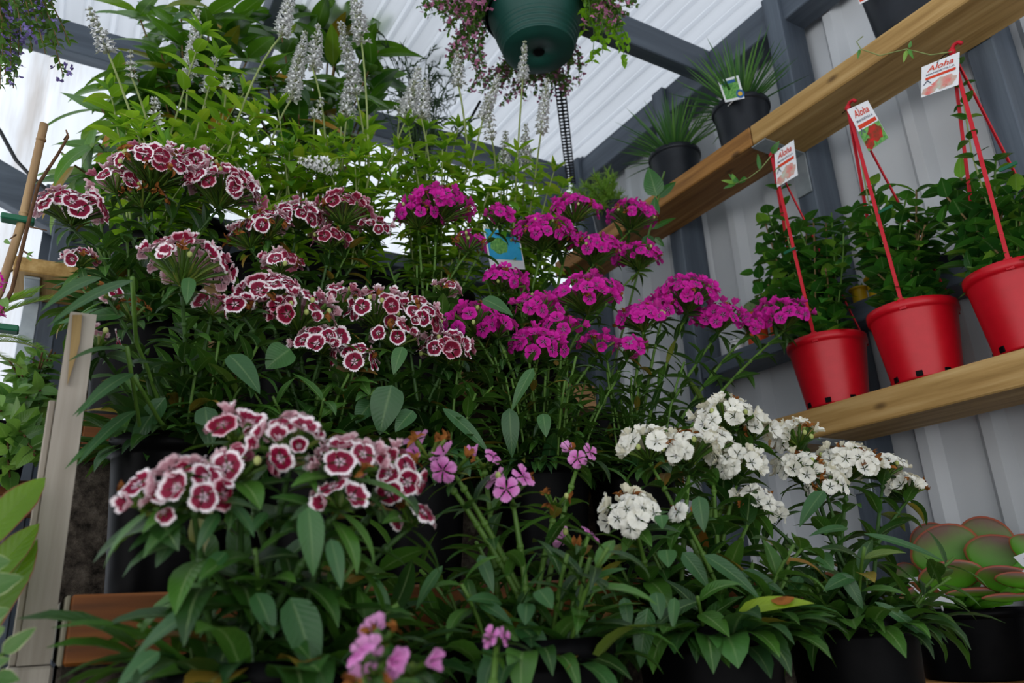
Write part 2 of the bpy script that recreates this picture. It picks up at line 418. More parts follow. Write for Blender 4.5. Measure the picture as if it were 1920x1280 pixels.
# corrugated roof, ribs running along Y
def ribbed(mb, a0, a1, b0, b1, lev, pitch, h, along, face, wide=.35):
    """trapezoid-rib sheet: profile across `a`, running along b"""
    xs = []; a = a0
    while a < a1:
        xs += [(a, 0), (a+pitch*(1-wide), 0), (a+pitch*(1-wide)+pitch*wide*.3, h), (a+pitch*(1-wide)+pitch*wide*.7, h)]; a += pitch
    xs.append((a, 0)); vs = []
    for q in (b0, b1):
        for x, d in xs:
            vs.append({'roof': (x, q, lev+d), 'right': (lev+d, x, q), 'back': (x, lev+d, q)}[face])
    k = len(xs)
    fs = [[i, i+1, k+i+1, k+i] for i in range(k-1)]
    mb.add(vs, fs, smooth=False)
mb = MB(); ribbed(mb, -2.2, 1.5, -2.2, 1.98, RZ+.002, .0565, .011, 'y', 'roof', .34)
struct('ceiling', mb, [M['roof']])
# right wall: pale steel sheet with ribs
mb = MB(); ribbed(mb, -2.3, 1.9, FLOOR, RZ, 1.478, .128, .022, 'z', 'right', .42)
v = mb.v[0]; v[:, 0] = 1.478+.022-(v[:, 0]-1.478)
struct('wall_right', mb, [M['siding']])
# back wall: slate sheet below, stained translucent sheet above
mb = MB(); ribbed(mb, -.085, 1.47, FLOOR, .965, 1.905, .20, .022, 'z', 'back', .45)
v = mb.v[0]; v[:, 1] = 1.905-(v[:, 1]-1.905)
struct('wall_back', mb, [M['cladding']])
mb = MB(); ribbed(mb, -2.2, 1.47, .955, RZ, 1.925, .15, .01, 'z', 'back', .3); struct('wall_back_upper', mb, [M['wallsheet']])
mb = MB(); ribbed(mb, -2.2, -.09, FLOOR, .955, 1.925, .15, .01, 'z', 'back', .3); struct('wall_back_left', mb, [M['wallsheet']])
# frame timbers
def timber(name, lo, hi, m, label, cat='timber', group=None, kind=None):
    mb = MB(); mb.box(lo, hi); return single(name, mb, [m], label, cat, group, kind)
STUDS = [(1.775, 1.82, 'corner stud behind the small conifer, where the two walls meet'),
         (1.352, 1.398, 'dark grey wall stud behind the spiky plant nearest the corner'),
         (.933, .979, 'dark grey wall stud behind the leftmost red pot'),
         (.518, .566, 'dark grey wall stud at the far right edge, behind the rightmost red pot')]
for i, (y0, y1, lab) in enumerate(STUDS):
    timber('wall_stud', (1.385, y0, FLOOR), (1.475, y1, 1.412 if i else 1.43), M['paint_z'], lab, 'post')
mb = MB(); mb.box((1.40, -2.0, 1.325), (1.474, 1.775, 1.412)); single('top_plate', mb, [M['paint']], 'long blue-grey beam along the top of the ribbed side wall', 'beam')
mb = MB(); mb.box((-2.2, 1.83, 1.325), (1.384, 1.872, 1.412)); single('roof_beam', mb, [M['paint_x']], 'blue-grey beam across the back under the roof, above the stained panel', 'beam')
mb = MB(); mb.box((-2.2, 1.173, 1.325), (1.40, 1.212, 1.412)); single('roof_beam', mb, [M['paint_x']], 'blue-grey roof beam with swirling grain above the hanging green pot', 'beam')
mb = MB(); mb.box((.30, 1.215, 1.335), (.345, 1.828, 1.412)); single('roof_beam', mb, [M['paint']], 'short blue-grey roof beam half hidden by the tall shrub', 'beam')
def beam_between(mb, a, b, wdt, hgt, up=UP):
    a = np.asarray(a, float); b = np.asarray(b, float); d = nrm(b-a); s = nrm(np.cross(d, up)); u = np.cross(s, d)
    mb.box((-wdt/2, 0, -hgt/2), (wdt/2, np.linalg.norm(b-a), hgt/2), 0, (np.array([s, d, u]).T, a))
mb = MB(); beam_between(mb, (1.36, 1.855, 1.29), (.93, 1.855, .93), .04, .1); single('wall_brace', mb, [M['paint_x']], 'slanting grey brace in the back corner, left of the small conifer', 'beam')
mb = MB(); beam_between(mb, (-.42, 1.855, 1.06), (.02, 1.855, .86), .04, .085); single('wall_brace', mb, [M['paint_x']], 'slanting grey brace on the back wall behind the bamboo cane', 'beam')
mb = MB(); mb.box((-.09, 1.845, .925), (1.38, 1.882, .968)); single('wall_rail', mb, [M['paint_x']], 'grey rail along the top of the slate back wall', 'beam')
timber('wall_post', (-.062, 1.80, FLOOR), (-.028, 1.845, .965), M['paint_z'], 'slate grey post of the back wall beside the steel bracket', 'post')
# small screw heads where the roof is fixed
for i, px in enumerate([(130, 38), (219, 63), (1024, 300), (1046, 306), (1200, 190)]):
    pass
# perforated steel straps bracing the roof
def strap(a, b, wd, label):
    mb = MB(); a = np.asarray(a); b = np.asarray(b); L = np.linalg.norm(b-a); d = (b-a)/L; s = nrm(np.cross(d, UP))
    n = int(L/.0165); hx = wd/2
    def P(l, x): return a+d*l+s*x
    for i in range(n):                                # ladder with two rows of holes
        l0, l1 = i*L/n, (i+1)*L/n; h = (l1-l0)
        r = h*.31
        for cx in (-hx*.48, hx*.48):
            cl = (l0+l1)/2+(h*.25 if cx > 0 else -h*.25)*0
            ring = [P(cl+r*math.cos(t*math.pi/4), cx+r*math.sin(t*math.pi/4)) for t in range(8)]
            x0, x1 = (-hx, 0) if cx < 0 else (0, hx)
            sq = [P(l1, cx), P(l1, x1), P(cl, x1), P(l0, x1), P(l0, cx), P(l0, x0), P(cl, x0), P(l1, x0)]
            mb.add(ring+sq, [[k, 8+k, 8+(k+1) % 8, (k+1) % 8] for k in range(8)], smooth=False)
    o = single('steel_strap', mb, [M['black_steel']], label, 'strap')
    so = o.modifiers.new('thick', 'SOLIDIFY'); so.thickness = .0012
strap((1.37, 1.80, 1.322), aZ(1046, 128, 1.322), .03, 'perforated steel strap running from the corner up behind the hanging green pot')
mb = MB(); mb.tube([aZ(848, 272, 1.318), aZ(885, 218, 1.318), aZ(900, 190, 1.318)], .004, 6); single('steel_strap', mb, [M['black_steel']], 'thin dark strap under the roof behind the white salvia spikes', 'strap')

# ------------------------------------------------------------------ wall shelves
Z1, Z2, Z0 = .3375, .995, -.142
timber('wall_shelf', (1.25, -.35, .281), (1.383, 1.06, Z1), M['pine_y'], 'lower pine wall shelf holding the three red pots', 'shelf')
timber('wall_shelf', (1.25, .972, .948), (1.383, 1.76, Z2), M['pine_y2'], 'darker left board of the upper pine wall shelf, under the spiky plant nearest the corner', 'shelf')
timber('wall_shelf', (1.25, -.35, .947), (1.383, .970, Z2), M['pine_y'], 'paler right board of the upper pine wall shelf, with dark knots underneath', 'shelf')
timber('wall_shelf', (1.25, -.3, -.19), (1.383, 1.0, Z0), M['treated_x'] and M['pine_y2'], 'lowest wall shelf at the bottom right corner, under the paddle succulent', 'shelf')
for (ya, yb, lab) in ((.57, .93, 'dark grey ledge between wall studs holding the yellow pots'), (.983, 1.348, 'dark grey ledge between wall studs holding the cacti')):
    timber('wall_ledge', (1.388, ya, .522), (1.476, yb, .565), M['paint'], lab, 'shelf')
for (y, z, lab) in ((.957, .947, 'grey steel bracket under the joint of the upper pine shelf'), (.957, .281, 'grey steel bracket under the lower pine shelf')):
    mb = MB(); mb.box((1.253, y-.02, z-.004), (1.384, y+.02, z-.0005)); mb.box((1.380, y-.02, z-.10), (1.3845, y+.02, z-.0005))
    single('shelf_bracket', mb, [M['galv']], lab, 'bracket')

# ------------------------------------------------------------------ the stepped stand
STEP = [(.42, -.188), (.70, .026), (1.0, .24), (1.23, .43), (1.5, .64)]
PL = ['front plank of the stepped stand, under the crimson-rimmed and white sweet williams', 'red-brown plank across the stand at the bottom left, behind the front pots',
      'second red-brown plank of the stand, behind the middle row of pots', 'third plank of the stand, end just showing at the left', 'topmost plank of the stand, under the tall shrub']
for i, (y, z) in enumerate(STEP):
    nxt = STEP[i+1][0] if i < 4 else 1.72
    mb = MB(); mb.box((.026, y, z-.051), (.955, nxt+.125 if i < 4 else 1.78, z), 0)
    mb.box((.0235, y+.0005, z-.0505), (.0262, nxt+.12 if i < 4 else 1.78, z-.0005), 1)
    o = single('shelf_plank', mb, [M['treated_x'] if i < 3 else M['treated_x2'], M['endgrain']], PL[i], 'plank')
BL = ['left', 'middle', 'right']
for i in range(1, 5):
    y, z = STEP[i]; zb = STEP[i-1][1]; zt = z-.051
    for j in range(3):
        mb = MB(); x0 = .022+j*.312+.003; mb.box((x0, y+.032, zb+.0004), (x0+.305, y+.118, zt-.0004))
        if i == 1: lab = ['dark concrete block at the bottom left, under the front red-brown plank', 'dark concrete block between the front pots, under the front plank', 'dark concrete block showing between the two white-flowered pots'][j]
        elif i == 2: lab = ['rough dark concrete block beside the pale weathered board on the left', 'dark concrete block behind the middle row of pots', 'dark concrete block behind the magenta sweet williams of the middle row'][j]
        else: lab = '%s dark concrete block under the %s plank of the stand' % (BL[j], ['', '', '', 'third', 'topmost'][i])
        single('concrete_block', mb, [M['block']], lab, 'block')
for j in range(3):
    mb = MB(); x0 = .022+j*.312+.003; mb.box((x0, .45, FLOOR), (x0+.305, .80, -.2395)); single('concrete_pier', mb, [M['block']], '%s concrete pier carrying the front of the stand' % BL[j], 'block')
t = thing('side_board', (.007, .8, FLOOR), 'pale weathered upright board at the left end of the stand', 'board')
def taper_board(z0, z1, xa0, xb0, xa1, xb1, y0, y1):
    vs = [(xa0, y0, z0), (xb0, y0, z0), (xb0, y1, z0), (xa0, y1, z0), (xa1, y0, z1), (xb1, y0, z1), (xb1, y1, z1), (xa1, y1, z1)]
    return vs, [[0, 3, 2, 1], [4, 5, 6, 7], [0, 1, 5, 4], [1, 2, 6, 5], [2, 3, 7, 6], [3, 0, 4, 7]]
mb = MB(); q = taper_board(-.0235, .268, -.003, .0195, -.0025, .0185, .742, .84); mb.add(*q, smooth=False)
mb.box((-.0085, .757, -.0235), (-.0031, .84, .19)); part('board', mb, [M['weathered']], t)
mb = MB(); mb.box((-.0105, .742, FLOOR), (.0225, .84, -.0245)); part('board', mb, [M['weathered']], t)
mb = MB(); mb.add([aY(x, y, Y) for Y in (.737, .7415) for x, y in ((136, 590), (154, 590), (150, 640), (143, 668), (126, 722), (131, 660))],
                  [[0, 1, 2, 3, 4, 5][::-1]]+[[i, (i+1) % 6, 6+(i+1) % 6, 6+i] for i in range(6)], smooth=False)
part('splinter', mb, [M['splinter']], t, 'split brown sliver of wood near the top')

# ------------------------------------------------------------------ flowers (one mesh per form and colour, shared by every flower)
RAW = {}
def flower_mesh(name, matl, form, seed, frill=.05, gap=.0):
    r = random.Random(seed); mb = MB()
    for p in range(5):
        th0 = 2*math.pi*p/5+r.uniform(-.08, .08); nr, na = 6, 12
        tilt = r.uniform(-.2, .2); lift = p % 2*.02
        vs = []; at = []
        for i in range(nr+1):
            u = i/nr
            half = math.radians(16+(21-gap)*min(1, u*1.6)) if u < .98 else math.radians(36-gap)
            for j in range(na+1):
                s = j/na*2-1
                rr = .08+.92*u
                if i == nr: rr *= 1-.17*abs(s)**2.6+(frill if j % 2 else -frill*.8)
                elif i == nr-1: rr *= 1-.12*abs(s)**2.6
                th = th0+s*half
                if form == 'flat': z = .05*u+.10*math.sin(u*2.6)*(.4-abs(s)*.3)
                elif form == 'cup': z = .42*u**1.4+.05*abs(s)*u
                elif form == 'reflex': z = .16*math.sin(u*2.2)-.30*u*u
                else: z = .85*u; rr *= .62
                z += tilt*u+lift+.06*math.sin(s*5+p*1.7+seed)*u
                if form == 'funnel': pass
                vs.append((rr*math.cos(th), rr*math.sin(th), z)); at.append((u if i < nr else 1, th/1.0, s*.5+.5, 0))
        fs = [[i*(na+1)+j, (i+1)*(na+1)+j, (i+1)*(na+1)+j+1, i*(na+1)+j+1] for i in range(nr) for j in range(na)]
        mb.add(vs, fs, 0, at)
    for k in range(2):                                          # two curled stigmas
        a = k*2.5+seed; mb.tube([(0, 0, 0), (.05*math.cos(a), .05*math.sin(a), .12), (.16*math.cos(a), .16*math.sin(a), .2)], .016, 4, 0, True, (.95, 0, 0, 0))
    me = mb.mesh(name, [matl]); RAW[me.name] = (np.concatenate(mb.v), mb.f, np.concatenate(mb.a)); return me
FORMS = ['flat', 'flat', 'cup', 'reflex', 'funnel']
FL = {}
for k, (mt, fr, gp) in {'var': ('p_var', .055, -2), 'red': ('p_red', .045, -1), 'mag': ('p_mag', .06, -2), 'pink': ('p_pink', .045, 4), 'white': ('p_white', .06, -3)}.items():
    FL[k] = [flower_mesh('flower', M[mt], f, i*7+3, fr, gp) for i, f in enumerate(FORMS)]

def frame(n, roll):
    z = nrm(n); x = nrm(np.cross(V(.3, .5, .8), z)); y = np.cross(z, x)
    c, s = math.cos(roll), math.sin(roll); return c*x+s*y, -s*x+c*y, z
def place(ob, p, n, scale, po, roll):
    x2, y2, z = frame(n, roll); q = p-po
    ob.matrix_local = Matrix([[x2[i]*scale, y2[i]*scale, z[i]*scale, q[i]] for i in range(3)]+[[0, 0, 0, 1]])

PEND = []
KINDS = ['var', 'red', 'mag', 'pink', 'white']; KM = ['p_var', 'p_red', 'p_mag', 'p_pink', 'p_white']
def open_flowers(plant):
    """the hundred flowers that show largest become sub-parts of their heads; any others of the plant are one part"""
    PEND.sort(key=lambda q: (float(np.dot(nrm(q[4]), -nrm(q[3])))+.6)/depth(q[3]), reverse=True)
    for h, me, kd, p, nn, sc_, po, roll in PEND[:100]:
        o = link('flower', me, h); place(o, p, nn, sc_, po, roll)
    if len(PEND) > 100:
        mb = MB()
        for h, me, kd, p, nn, sc_, po, roll in PEND[100:]:
            v, f, a = RAW[me.name]; x2, y2, z = frame(nn, roll); mb.add((v@np.array([x2, y2, z]))*sc_+p, f, KINDS.index(kd), a)
        part('flowers', mb, [M[k] for k in KM], plant)['kind'] = 'stuff'
    PEND.clear()
def head(plant, C, Rr, axis, kind, fsize, spent=.12, density=1.0, cap=88, seedmat='bract'):
    """a domed cluster: bracts, calyx tubes, buds and spent bits in one mesh; every open flower is its own sub-part"""
    axis = nrm(axis); e1 = nrm(np.cross(axis, V(.2, 1, .1))); e2 = np.cross(axis, e1)
    B = C-axis*Rr*.28; hub = B-axis*Rr*.42
    mb = MB(); spots = []
    capr = math.radians(cap); area = 2*math.pi*Rr*Rr*(1-math.cos(capr))*.72
    n = max(3, int(density*area/(fsize*fsize*.34)))
    for i in range(n):
        cz = 1-(i+.5)/n*(1-math.cos(capr)); ph = math.acos(cz); th = i*2.39996+U(-.25, .25)
        e = math.cos(th)*e1+math.sin(th)*e2
        p = B+Rr*(math.sin(ph)*e+.74*math.cos(ph)*axis)*U(.9, 1.06)
        nn = nrm(math.sin(ph)*e*.95+(math.cos(ph)+.1)*axis+.30*rvec()); spots.append((p, nn))
    fl = []
    for p, nn in spots:
        mid = hub+(p-hub)*.55+axis*Rr*.06
        base = p-nn*fsize*.05
        x = R.random()
        if x < spent:                                            # withered flower, brown and curled
            for _ in range(4):
                mb.leaf(base, nrm(nn+rvec()*.8), rvec(), fsize*U(.35, .6), fsize*.22, 1.6, .5, 'lance', 1, nl=4)
            rr = [.0009, .0016, .0019]
        elif x < spent+.07:
            mb.blob(base+nn*fsize*.1, fsize*.13, 2, (1, 1, 1.2), 6, 4); rr = [.0009, .0015, .0017]
        else: fl.append((p, nn)); rr = [.0009, .0015, .0020]
        mb.tube([hub+(p-hub)*.15, mid, base], rr, 5, 0, False, (U(.1, .8), .5, .5, 0))
        for _ in range(2):
            mb.leaf(hub+(p-hub)*U(.3, .5), nrm((p-hub)+Rr*.5*rvec()), axis, Rr*U(.2, .4), .0026, U(-.3, .3), .3, 'needle', 0, U(0, .85), 4)
    nb = int(22+Rr*420)
    for _ in range(nb):                                          # spiky bracts around the base
        th = U(0, 6.283); e = math.cos(th)*e1+math.sin(th)*e2
        d = nrm(e*U(.5, 1.2)+axis*U(-.05, .7)); mb.leaf(hub+axis*Rr*U(-.05, .15), d, axis, Rr*U(.4, .8), .0036, U(-.6, .3), .3, 'lance', 0, U(0, .9), 5)
    h = part('flower_head', mb, [M[seedmat], M['spent'], M['bud']], plant)
    po = ORG[h.name]
    for p, nn in fl:
        kd = kind
        if kind == 'var' and R.random() < .16: kd = 'red'
        me = R.choice(FL[kd])
        PEND.append((h, me, kd, p, nn, fsize*.5*U(.88, 1.1), po, U(0, 6.28)))
    return hub

def pot(plant, c, r, h, m='black', rim=.006, taper=.80, soil=True, slots=0, ribs=False):
    mb = MB(); rb = r*taper
    prof = [(rb*.9, 0), (rb, 0), (rb+.0005, .003)]
    for i in range(1, 7): prof.append((rb+(r-.004-rb)*i/6, h*.86*i/6+.003*(1-i/6)))
    prof += [(r-.0035, h*.885), (r, h*.89), (r+.0006, h*.94), (r, h), (r-.003, h), (r-.0045, h*.93), (r-.006, h*.8)]
    mb.lathe(prof, c, 40)
    po = part('pot', mb, [M[m]], plant)
    if slots:
        for k in range(slots):
            a = k*2*math.pi/slots+.35; s = MB(); rr = rb+.0012
            M3 = np.array([[-math.sin(a), math.cos(a), 0], [math.cos(a), math.sin(a), 0], [0, 0, 1.]]).T
            s.box((-.0055, -.003, .002), (.0055, .0012, .012), 0, (M3, np.array(c)+V(rr*math.cos(a), rr*math.sin(a), 0)))
            part('drain_slot', s, [M['black']], po)
    if soil:
        mb = MB(); mb.lathe([(r-.0075, h*.80), (r*.5, h*.84), (0.0, h*.85)], c, 24); part('soil', mb, [M['soil']], plant)
    return po

def bez(a, b, c, n=9):
    t = np.linspace(0, 1, n)[:, None]; a, b, c = (np.asarray(q, float) for q in (a, b, c))
    return (1-t)**2*a+2*t*(1-t)*b+t*t*c
def along(path, s):
    d = np.linalg.norm(np.diff(path, axis=0), axis=1); cs = np.concatenate([[0], np.cumsum(d)]); s = min(max(s, 0), cs[-1]*.999)
    i = int(np.searchsorted(cs, s, 'right')-1); i = min(i, len(d)-1); f = (s-cs[i])/max(d[i], 1e-9)
    return path[i]+(path[i+1]-path[i])*f, nrm(path[i+1]-path[i])
def plen(path): return float(np.linalg.norm(np.diff(path, axis=0), axis=1).sum())
def pairs(mb, path, s0, s1, step, L, W, bend, shape, mat=0, up_out=.5, n=2, jit=.25, lift=None, fold=.25, wave=0., nl=7, serr=0., Lend=None, rnd=None):
    s = s0; k = 0; tot = plen(path); a0 = U(0, 3.14)
    while s < min(s1, tot):
        p, t = along(path, s); x = nrm(np.cross(t, V(.31, .7, .2))); y = np.cross(t, x)
        f = (s-s0)/max(1e-6, s1-s0); Ls = L*((1-f)+f*(Lend or 1.))
        for q in range(n):
            an = a0+k*1.5708+q*2*math.pi/n+U(-jit, jit); o = math.cos(an)*x+math.sin(an)*y
            d = nrm(o+t*U(up_out*.6, up_out*1.4))
            mb.leaf(p, d, nrm(t+UP*.6), Ls*U(.75, 1.15), W*U(.8, 1.2)*(Ls/L)**.6, bend*U(.5, 1.4), fold, shape, mat, rnd() if rnd else None, nl, wave=wave, twist=U(-.35, .35), serr=serr)
        s += step*U(.8, 1.2); k += 1

HERO = {}
def dianthus(key, pc, r, h, heads, label, shoots=9, basal=46, lw=.016, L=.07, tilt=.35, fsize=.024, group=None, spent=.12, dens=1.0, bmat='dianthus', name='potted_sweet_william', stemmat='stemdark', sh=.19):
    c = V(*pc); t = thing(name, c, label, 'flowering plant', group)
    pot(t, c, r, h)
    top = c+UP*h*.84; fo = MB()
    for hd in heads:
        px, py, rp, Y, kind = hd[:5]
        C = aY(px, py, Y); Rr = rp*depth(C)/F
        tw = nrm(-C*V(1, 1, .3)); ax = nrm(UP+tw*tilt*U(.6, 1.4)+V(max(-.16, min(.16, (C[0]-c[0])*1.6)), (C[1]-c[1])*.8, 0)+rvec()*.15)
        hub = head(t, C, Rr, ax, kind, hd[5] if len(hd) > 5 else fsize, hd[6] if len(hd) > 6 else spent, dens)
        b = top+V(U(-.5, .5)*r, U(-.5, .5)*r, 0)
        H = hub[2]-b[2]
        path = bez(b, b*.45+hub*.55+UP*H*.22-ax*H*.12, hub)
        mb = MB(); mb.tube(path, [.0026]*(len(path)-3)+[.0022, .002, .0018], 6, 0)
        tot = plen(path)
        for s in np.arange(.03, tot, .034): p, tt = along(path, s); mb.blob(p, .0036, 0, n=6, m=4)
        part('stem', mb, [M[stemmat]], t)
        pairs(fo, path, .02, tot-.02, .031, L, lw, 1.0, 'lance', 0, .75, Lend=.55)
        for s in (tot-.001, tot-.008):                           # narrow leaves right under the cluster
            pairs(fo, path, s, s+.002, .02, L*.5, lw*.6, .8, 'lance', 0, .3, n=3)
    for i in range(shoots):
        a = U(0, 6.28); rr = r*U(.1, .85); b = top+V(rr*math.cos(a), rr*math.sin(a), 0)
        ht = U(.05, sh); o = V(math.cos(a), math.sin(a), 0)*U(.01, .07)
        path = bez(b, b+UP*ht*.6+o*.3, b+UP*ht+o, 6)
        mb = MB(); mb.tube(path, .0018, 5); part('stem', mb, [M['stemgreen']], t)
        pairs(fo, path, .012, plen(path), .02, L*.95, lw*.9, .9, 'lance', 0, .8, Lend=.6)
    for i in range(basal):
        a = i*2.4+U(-.3, .3); rr = r*U(.35, .95); o = V(math.cos(a), math.sin(a), 0)
        fo.leaf(top+o*rr+UP*.004, nrm(o*U(.5, 1)+UP*U(.35, 1.3)), UP, L*U(.8, 1.35), lw*U(.85, 1.45), U(.9, 2.1), .22, 'obov' if R.random() < .5 else 'lance', 1 if R.random() < .35 else 0, None, 8, twist=U(-.4, .4))
    part('foliage', fo, [M[bmat], M['dianthus2']], t); open_flowers(t)
    for (x0, y0, x1, y1) in ([(255, 640, 248, 520), (262, 800, 238, 650), (300, 790, 250, 705)] if key == 'B1' else []):
        e = aC(x1, y1, .735); m1 = aC(x0, y0, .78); mb = MB(); mb.tube(np.concatenate([bez(top, (top+m1)/2+UP*.02, m1, 5), bez(m1, (m1+e)/2, e, 4)[1:]]), .0022, 6); part('stem', mb, [M['stemgreen']], t)
    for (x0, y0, x1, y1, cc, wp, mk) in HERO.get(key, []):
        if key == 'B1' and mk == 'strap': cc = .735
        cc *= {'A': .79, 'A2': .80, 'W1': .80, 'W2': .84, 'B1': 1. if mk == 'strap' else .94}.get(key, 1.)
        mb = MB(); a = aC(x0, y0, cc); b = aC(x1, y1, cc-(.105 if key == 'B1' and mk == 'strap' else .015)); ln = np.linalg.norm(b-a)
        upv = nrm(-a*.8+UP*.55); d = nrm(b-a); mb.leaf(a, nrm(d+upv*.22), upv, ln*1.04, wp*cc/F, .5, .2, 'ovate' if mk != 'strap' else 'lance', 0, U(.3, .7), 10, twist=U(-.2, .2))
        lf = part('broad_leaf', mb, [M['yleaf'] if mk == 'yellow' else M['dianthus2']], t, 'yellow-green leaf with a brown blotch' if mk == 'yellow' else None)
        if mk == 'yellow':
            mb = MB(); q = a+(b-a)*.62+upv*ln*.066+UP*.0012; s = nrm(np.cross(d, upv)); k = .0062
            ring = [q+d*k*1.5*math.cos(z)*(1+.2*math.sin(3*z))-s*k*.75*math.sin(z) for z in np.linspace(0, 5.75, 12)]
            mb.add(ring, [list(range(12))]); part('brown_blotch', mb, [M['spent']], lf)
    return t

# broad leaves that stand out in the photograph: base x,y -> tip x,y, depth, width in px
HERO['A'] = [(545, 1120, 592, 1268, .60, 75, ''), (480, 1112, 512, 1192, .60, 44, ''), (425, 1035, 372, 1092, .60, 36, ''), (385, 1130, 246, 1234, .58, 50, ''), (300, 1222, 218, 1290, .55, 46, ''),
             (578, 950, 588, 1076, .60, 50, ''), (440, 950, 476, 1004, .60, 24, ''), (345, 985, 292, 1060, .62, 40, ''), (450, 1180, 465, 1300, .6, 34, ''), (330, 975, 242, 1030, .62, 30, ''), (500, 960, 470, 1000, .62, 22, ''), (410, 960, 370, 1030, .6, 28, ''), (620, 1010, 640, 1100, .6, 32, '')]
HERO['B1'] = [(430, 665, 486, 735, .86, 46, ''), (310, 745, 243, 842, .84, 40, ''), (385, 762, 390, 836, .84, 42, ''), (355, 520, 350, 568, .86, 26, ''), (250, 700, 150, 765, .84, 26, 'strap'), (235, 730, 145, 760, .84, 18, 'strap'), (255, 770, 150, 858, .83, 24, 'strap'), (190, 520, 84, 568, .88, 22, 'strap'), (250, 525, 96, 600, .87, 22, 'strap'), (235, 590, 110, 605, .86, 36, ''), (240, 800, 130, 862, .83, 20, 'strap'), (230, 660, 140, 655, .84, 14, 'strap')]
HERO['B3'] = [(735, 722, 712, 812, .88, 62, ''), (775, 770, 742, 808, .88, 36, ''), (700, 752, 668, 792, .89, 44, ''), (755, 650, 738, 700, .9, 28, ''), (545, 655, 500, 690, .88, 60, '')]
HERO['C1'] = [(955, 765, 960, 855, .98, 34, ''), (1000, 690, 960, 768, .98, 24, ''), (1018, 775, 1024, 818, .98, 26, ''), (830, 765, 915, 845, .95, 26, 'strap'), (905, 560, 960, 590, 1.0, 30, '')]
HERO['A2'] = [(970, 1170, 1032, 1230, .72, 50, ''), (980, 1110, 985, 1032, .72, 28, ''), (988, 1130, 985, 1170, .72, 34, ''), (1010, 1105, 1035, 1140, .72, 38, ''), (900, 1130, 960, 1170, .73, 30, ''), (1080, 1150, 1070, 1265, .75, 22, 'strap'), (1115, 1150, 1090, 1270, .78, 24, 'strap'), (940, 1130, 880, 1120, .74, 34, ''), (900, 1040, 925, 1110, .75, 26, ''), (700, 1080, 735, 1170, .7, 22, 'strap'), (830, 1060, 780, 1140, .74, 24, 'strap'), (1110, 1090, 1170, 1062, .8, 22, '')]
HERO['W1'] = [(1280, 1035, 1328, 1100, .88, 34, ''), (1250, 1030, 1253, 1062, .86, 36, ''), (1320, 1040, 1425, 1120, .86, 34, ''), (1310, 930, 1320, 995, .86, 32, ''), (1215, 1140, 1200, 1250, .80, 40, ''), (1180, 1160, 1135, 1268, .80, 26, 'strap'), (1265, 1120, 1262, 1178, .82, 22, ''), (1240, 965, 1242, 990, .86, 26, ''), (1385, 1145, 1522, 1128, .84, 34, 'yellow'), (1390, 1070, 1470, 1112, .9, 26, ''), (1230, 1110, 1238, 1160, .82, 30, ''), (1170, 1120, 1180, 1180, .8, 26, '')]
HERO['W2'] = [(1545, 920, 1500, 985, .95, 32, ''), (1535, 1040, 1562, 1068, .95, 34, ''), (1600, 1080, 1545, 1105, .93, 30, ''), (1620, 1000, 1770, 1050, .95, 16, 'strap'), (1640, 1128, 1752, 1205, .93, 24, 'strap'), (1590, 990, 1520, 1000, .95, 20, ''), (1580, 1075, 1618, 1140, .93, 26, ''), (1500, 1080, 1480, 1125, .92, 26, '')]

SWG = 'sweet williams on the stepped stand'
PH = .165
# front row (stand on the lowest plank)
dianthus('A', (.147, .575, -.188), .071, PH, [
    (545, 820, 62, .50, 'var', .0205), (655, 862, 58, .50, 'var', .0205), (740, 880, 56, .52, 'var', .0205), (640, 930, 44, .49, 'var', .0205), (360, 905, 62, .50, 'var', .0205),
    (278, 925, 52, .51, 'var', .0205), (445, 800, 48, .54, 'var', .0205), (770, 965, 36, .53, 'var', .0205), (455, 870, 45, .51, 'var', .0205)],
    'crimson sweet williams with white rims, largest and nearest, at the lower left', 12, 56, sh=.11, lw=.024, L=.085, tilt=.55, group=SWG, spent=.06, dens=.85)
dianthus('A2', (.355, .575, -.188), .07, PH, [
    (800, 835, 48, .58, 'pink', .022), (850, 862, 40, .57, 'pink', .022), (955, 905, 44, .56, 'pink', .022), (905, 860, 26, .6, 'pink', .02, .7), (1085, 850, 30, .6, 'pink', .02, .5),
    (1080, 1010, 38, .56, 'pink', .022, .2), (1040, 935, 34, .58, 'pink', .018, .8)],
    'thin pale pink sweet william with spent brown heads, between the crimson and white ones', 14, 54, sh=.11, lw=.016, L=.07, tilt=.5, spent=.3, dens=.55, group=SWG, stemmat='stemgreen')
dianthus('P', (.205, .375, -.40), .065, .16, [(712, 1188, 30, .40, 'pink', .017), (700, 1236, 42, .385, 'pink', .0185), (765, 1245, 40, .39, 'pink', .018), (930, 1195, 20, .42, 'pink', .013), (690, 1285, 40, .38, 'pink', .018)],
    'small bright pink sweet william cut off by the bottom edge', 4, 14, .010, .05, .7, dens=.6, group=SWG, stemmat='stemgreen', name='potted_sweet_william')
mb = MB(); mb.box((.03, .295, -.445), (.95, .415, -.4004)); single('shelf_plank', mb, [M['treated_x']], 'lowest step of the stand, under the small bright pink flowers', 'plank')
dianthus('W1', (.563, .585, -.188), .071, PH, [
    (1215, 832, 50, .60, 'white'), (1285, 838, 58, .59, 'white'), (1360, 775, 56, .62, 'white'), (1385, 865, 48, .59, 'white'), (1180, 955, 52, .56, 'white'), (1330, 830, 44, .61, 'white'), (1415, 935, 34, .58, 'white'),
    (1282, 962, 22, .56, 'white'), (1410, 800, 40, .62, 'white')],
    'cream-white sweet william with the fullest flower domes, left of the two white ones', 16, 84, sh=.11, lw=.024, L=.075, tilt=.4, group=SWG, spent=.10, dens=1.05, fsize=.0215, stemmat='stemgreen')
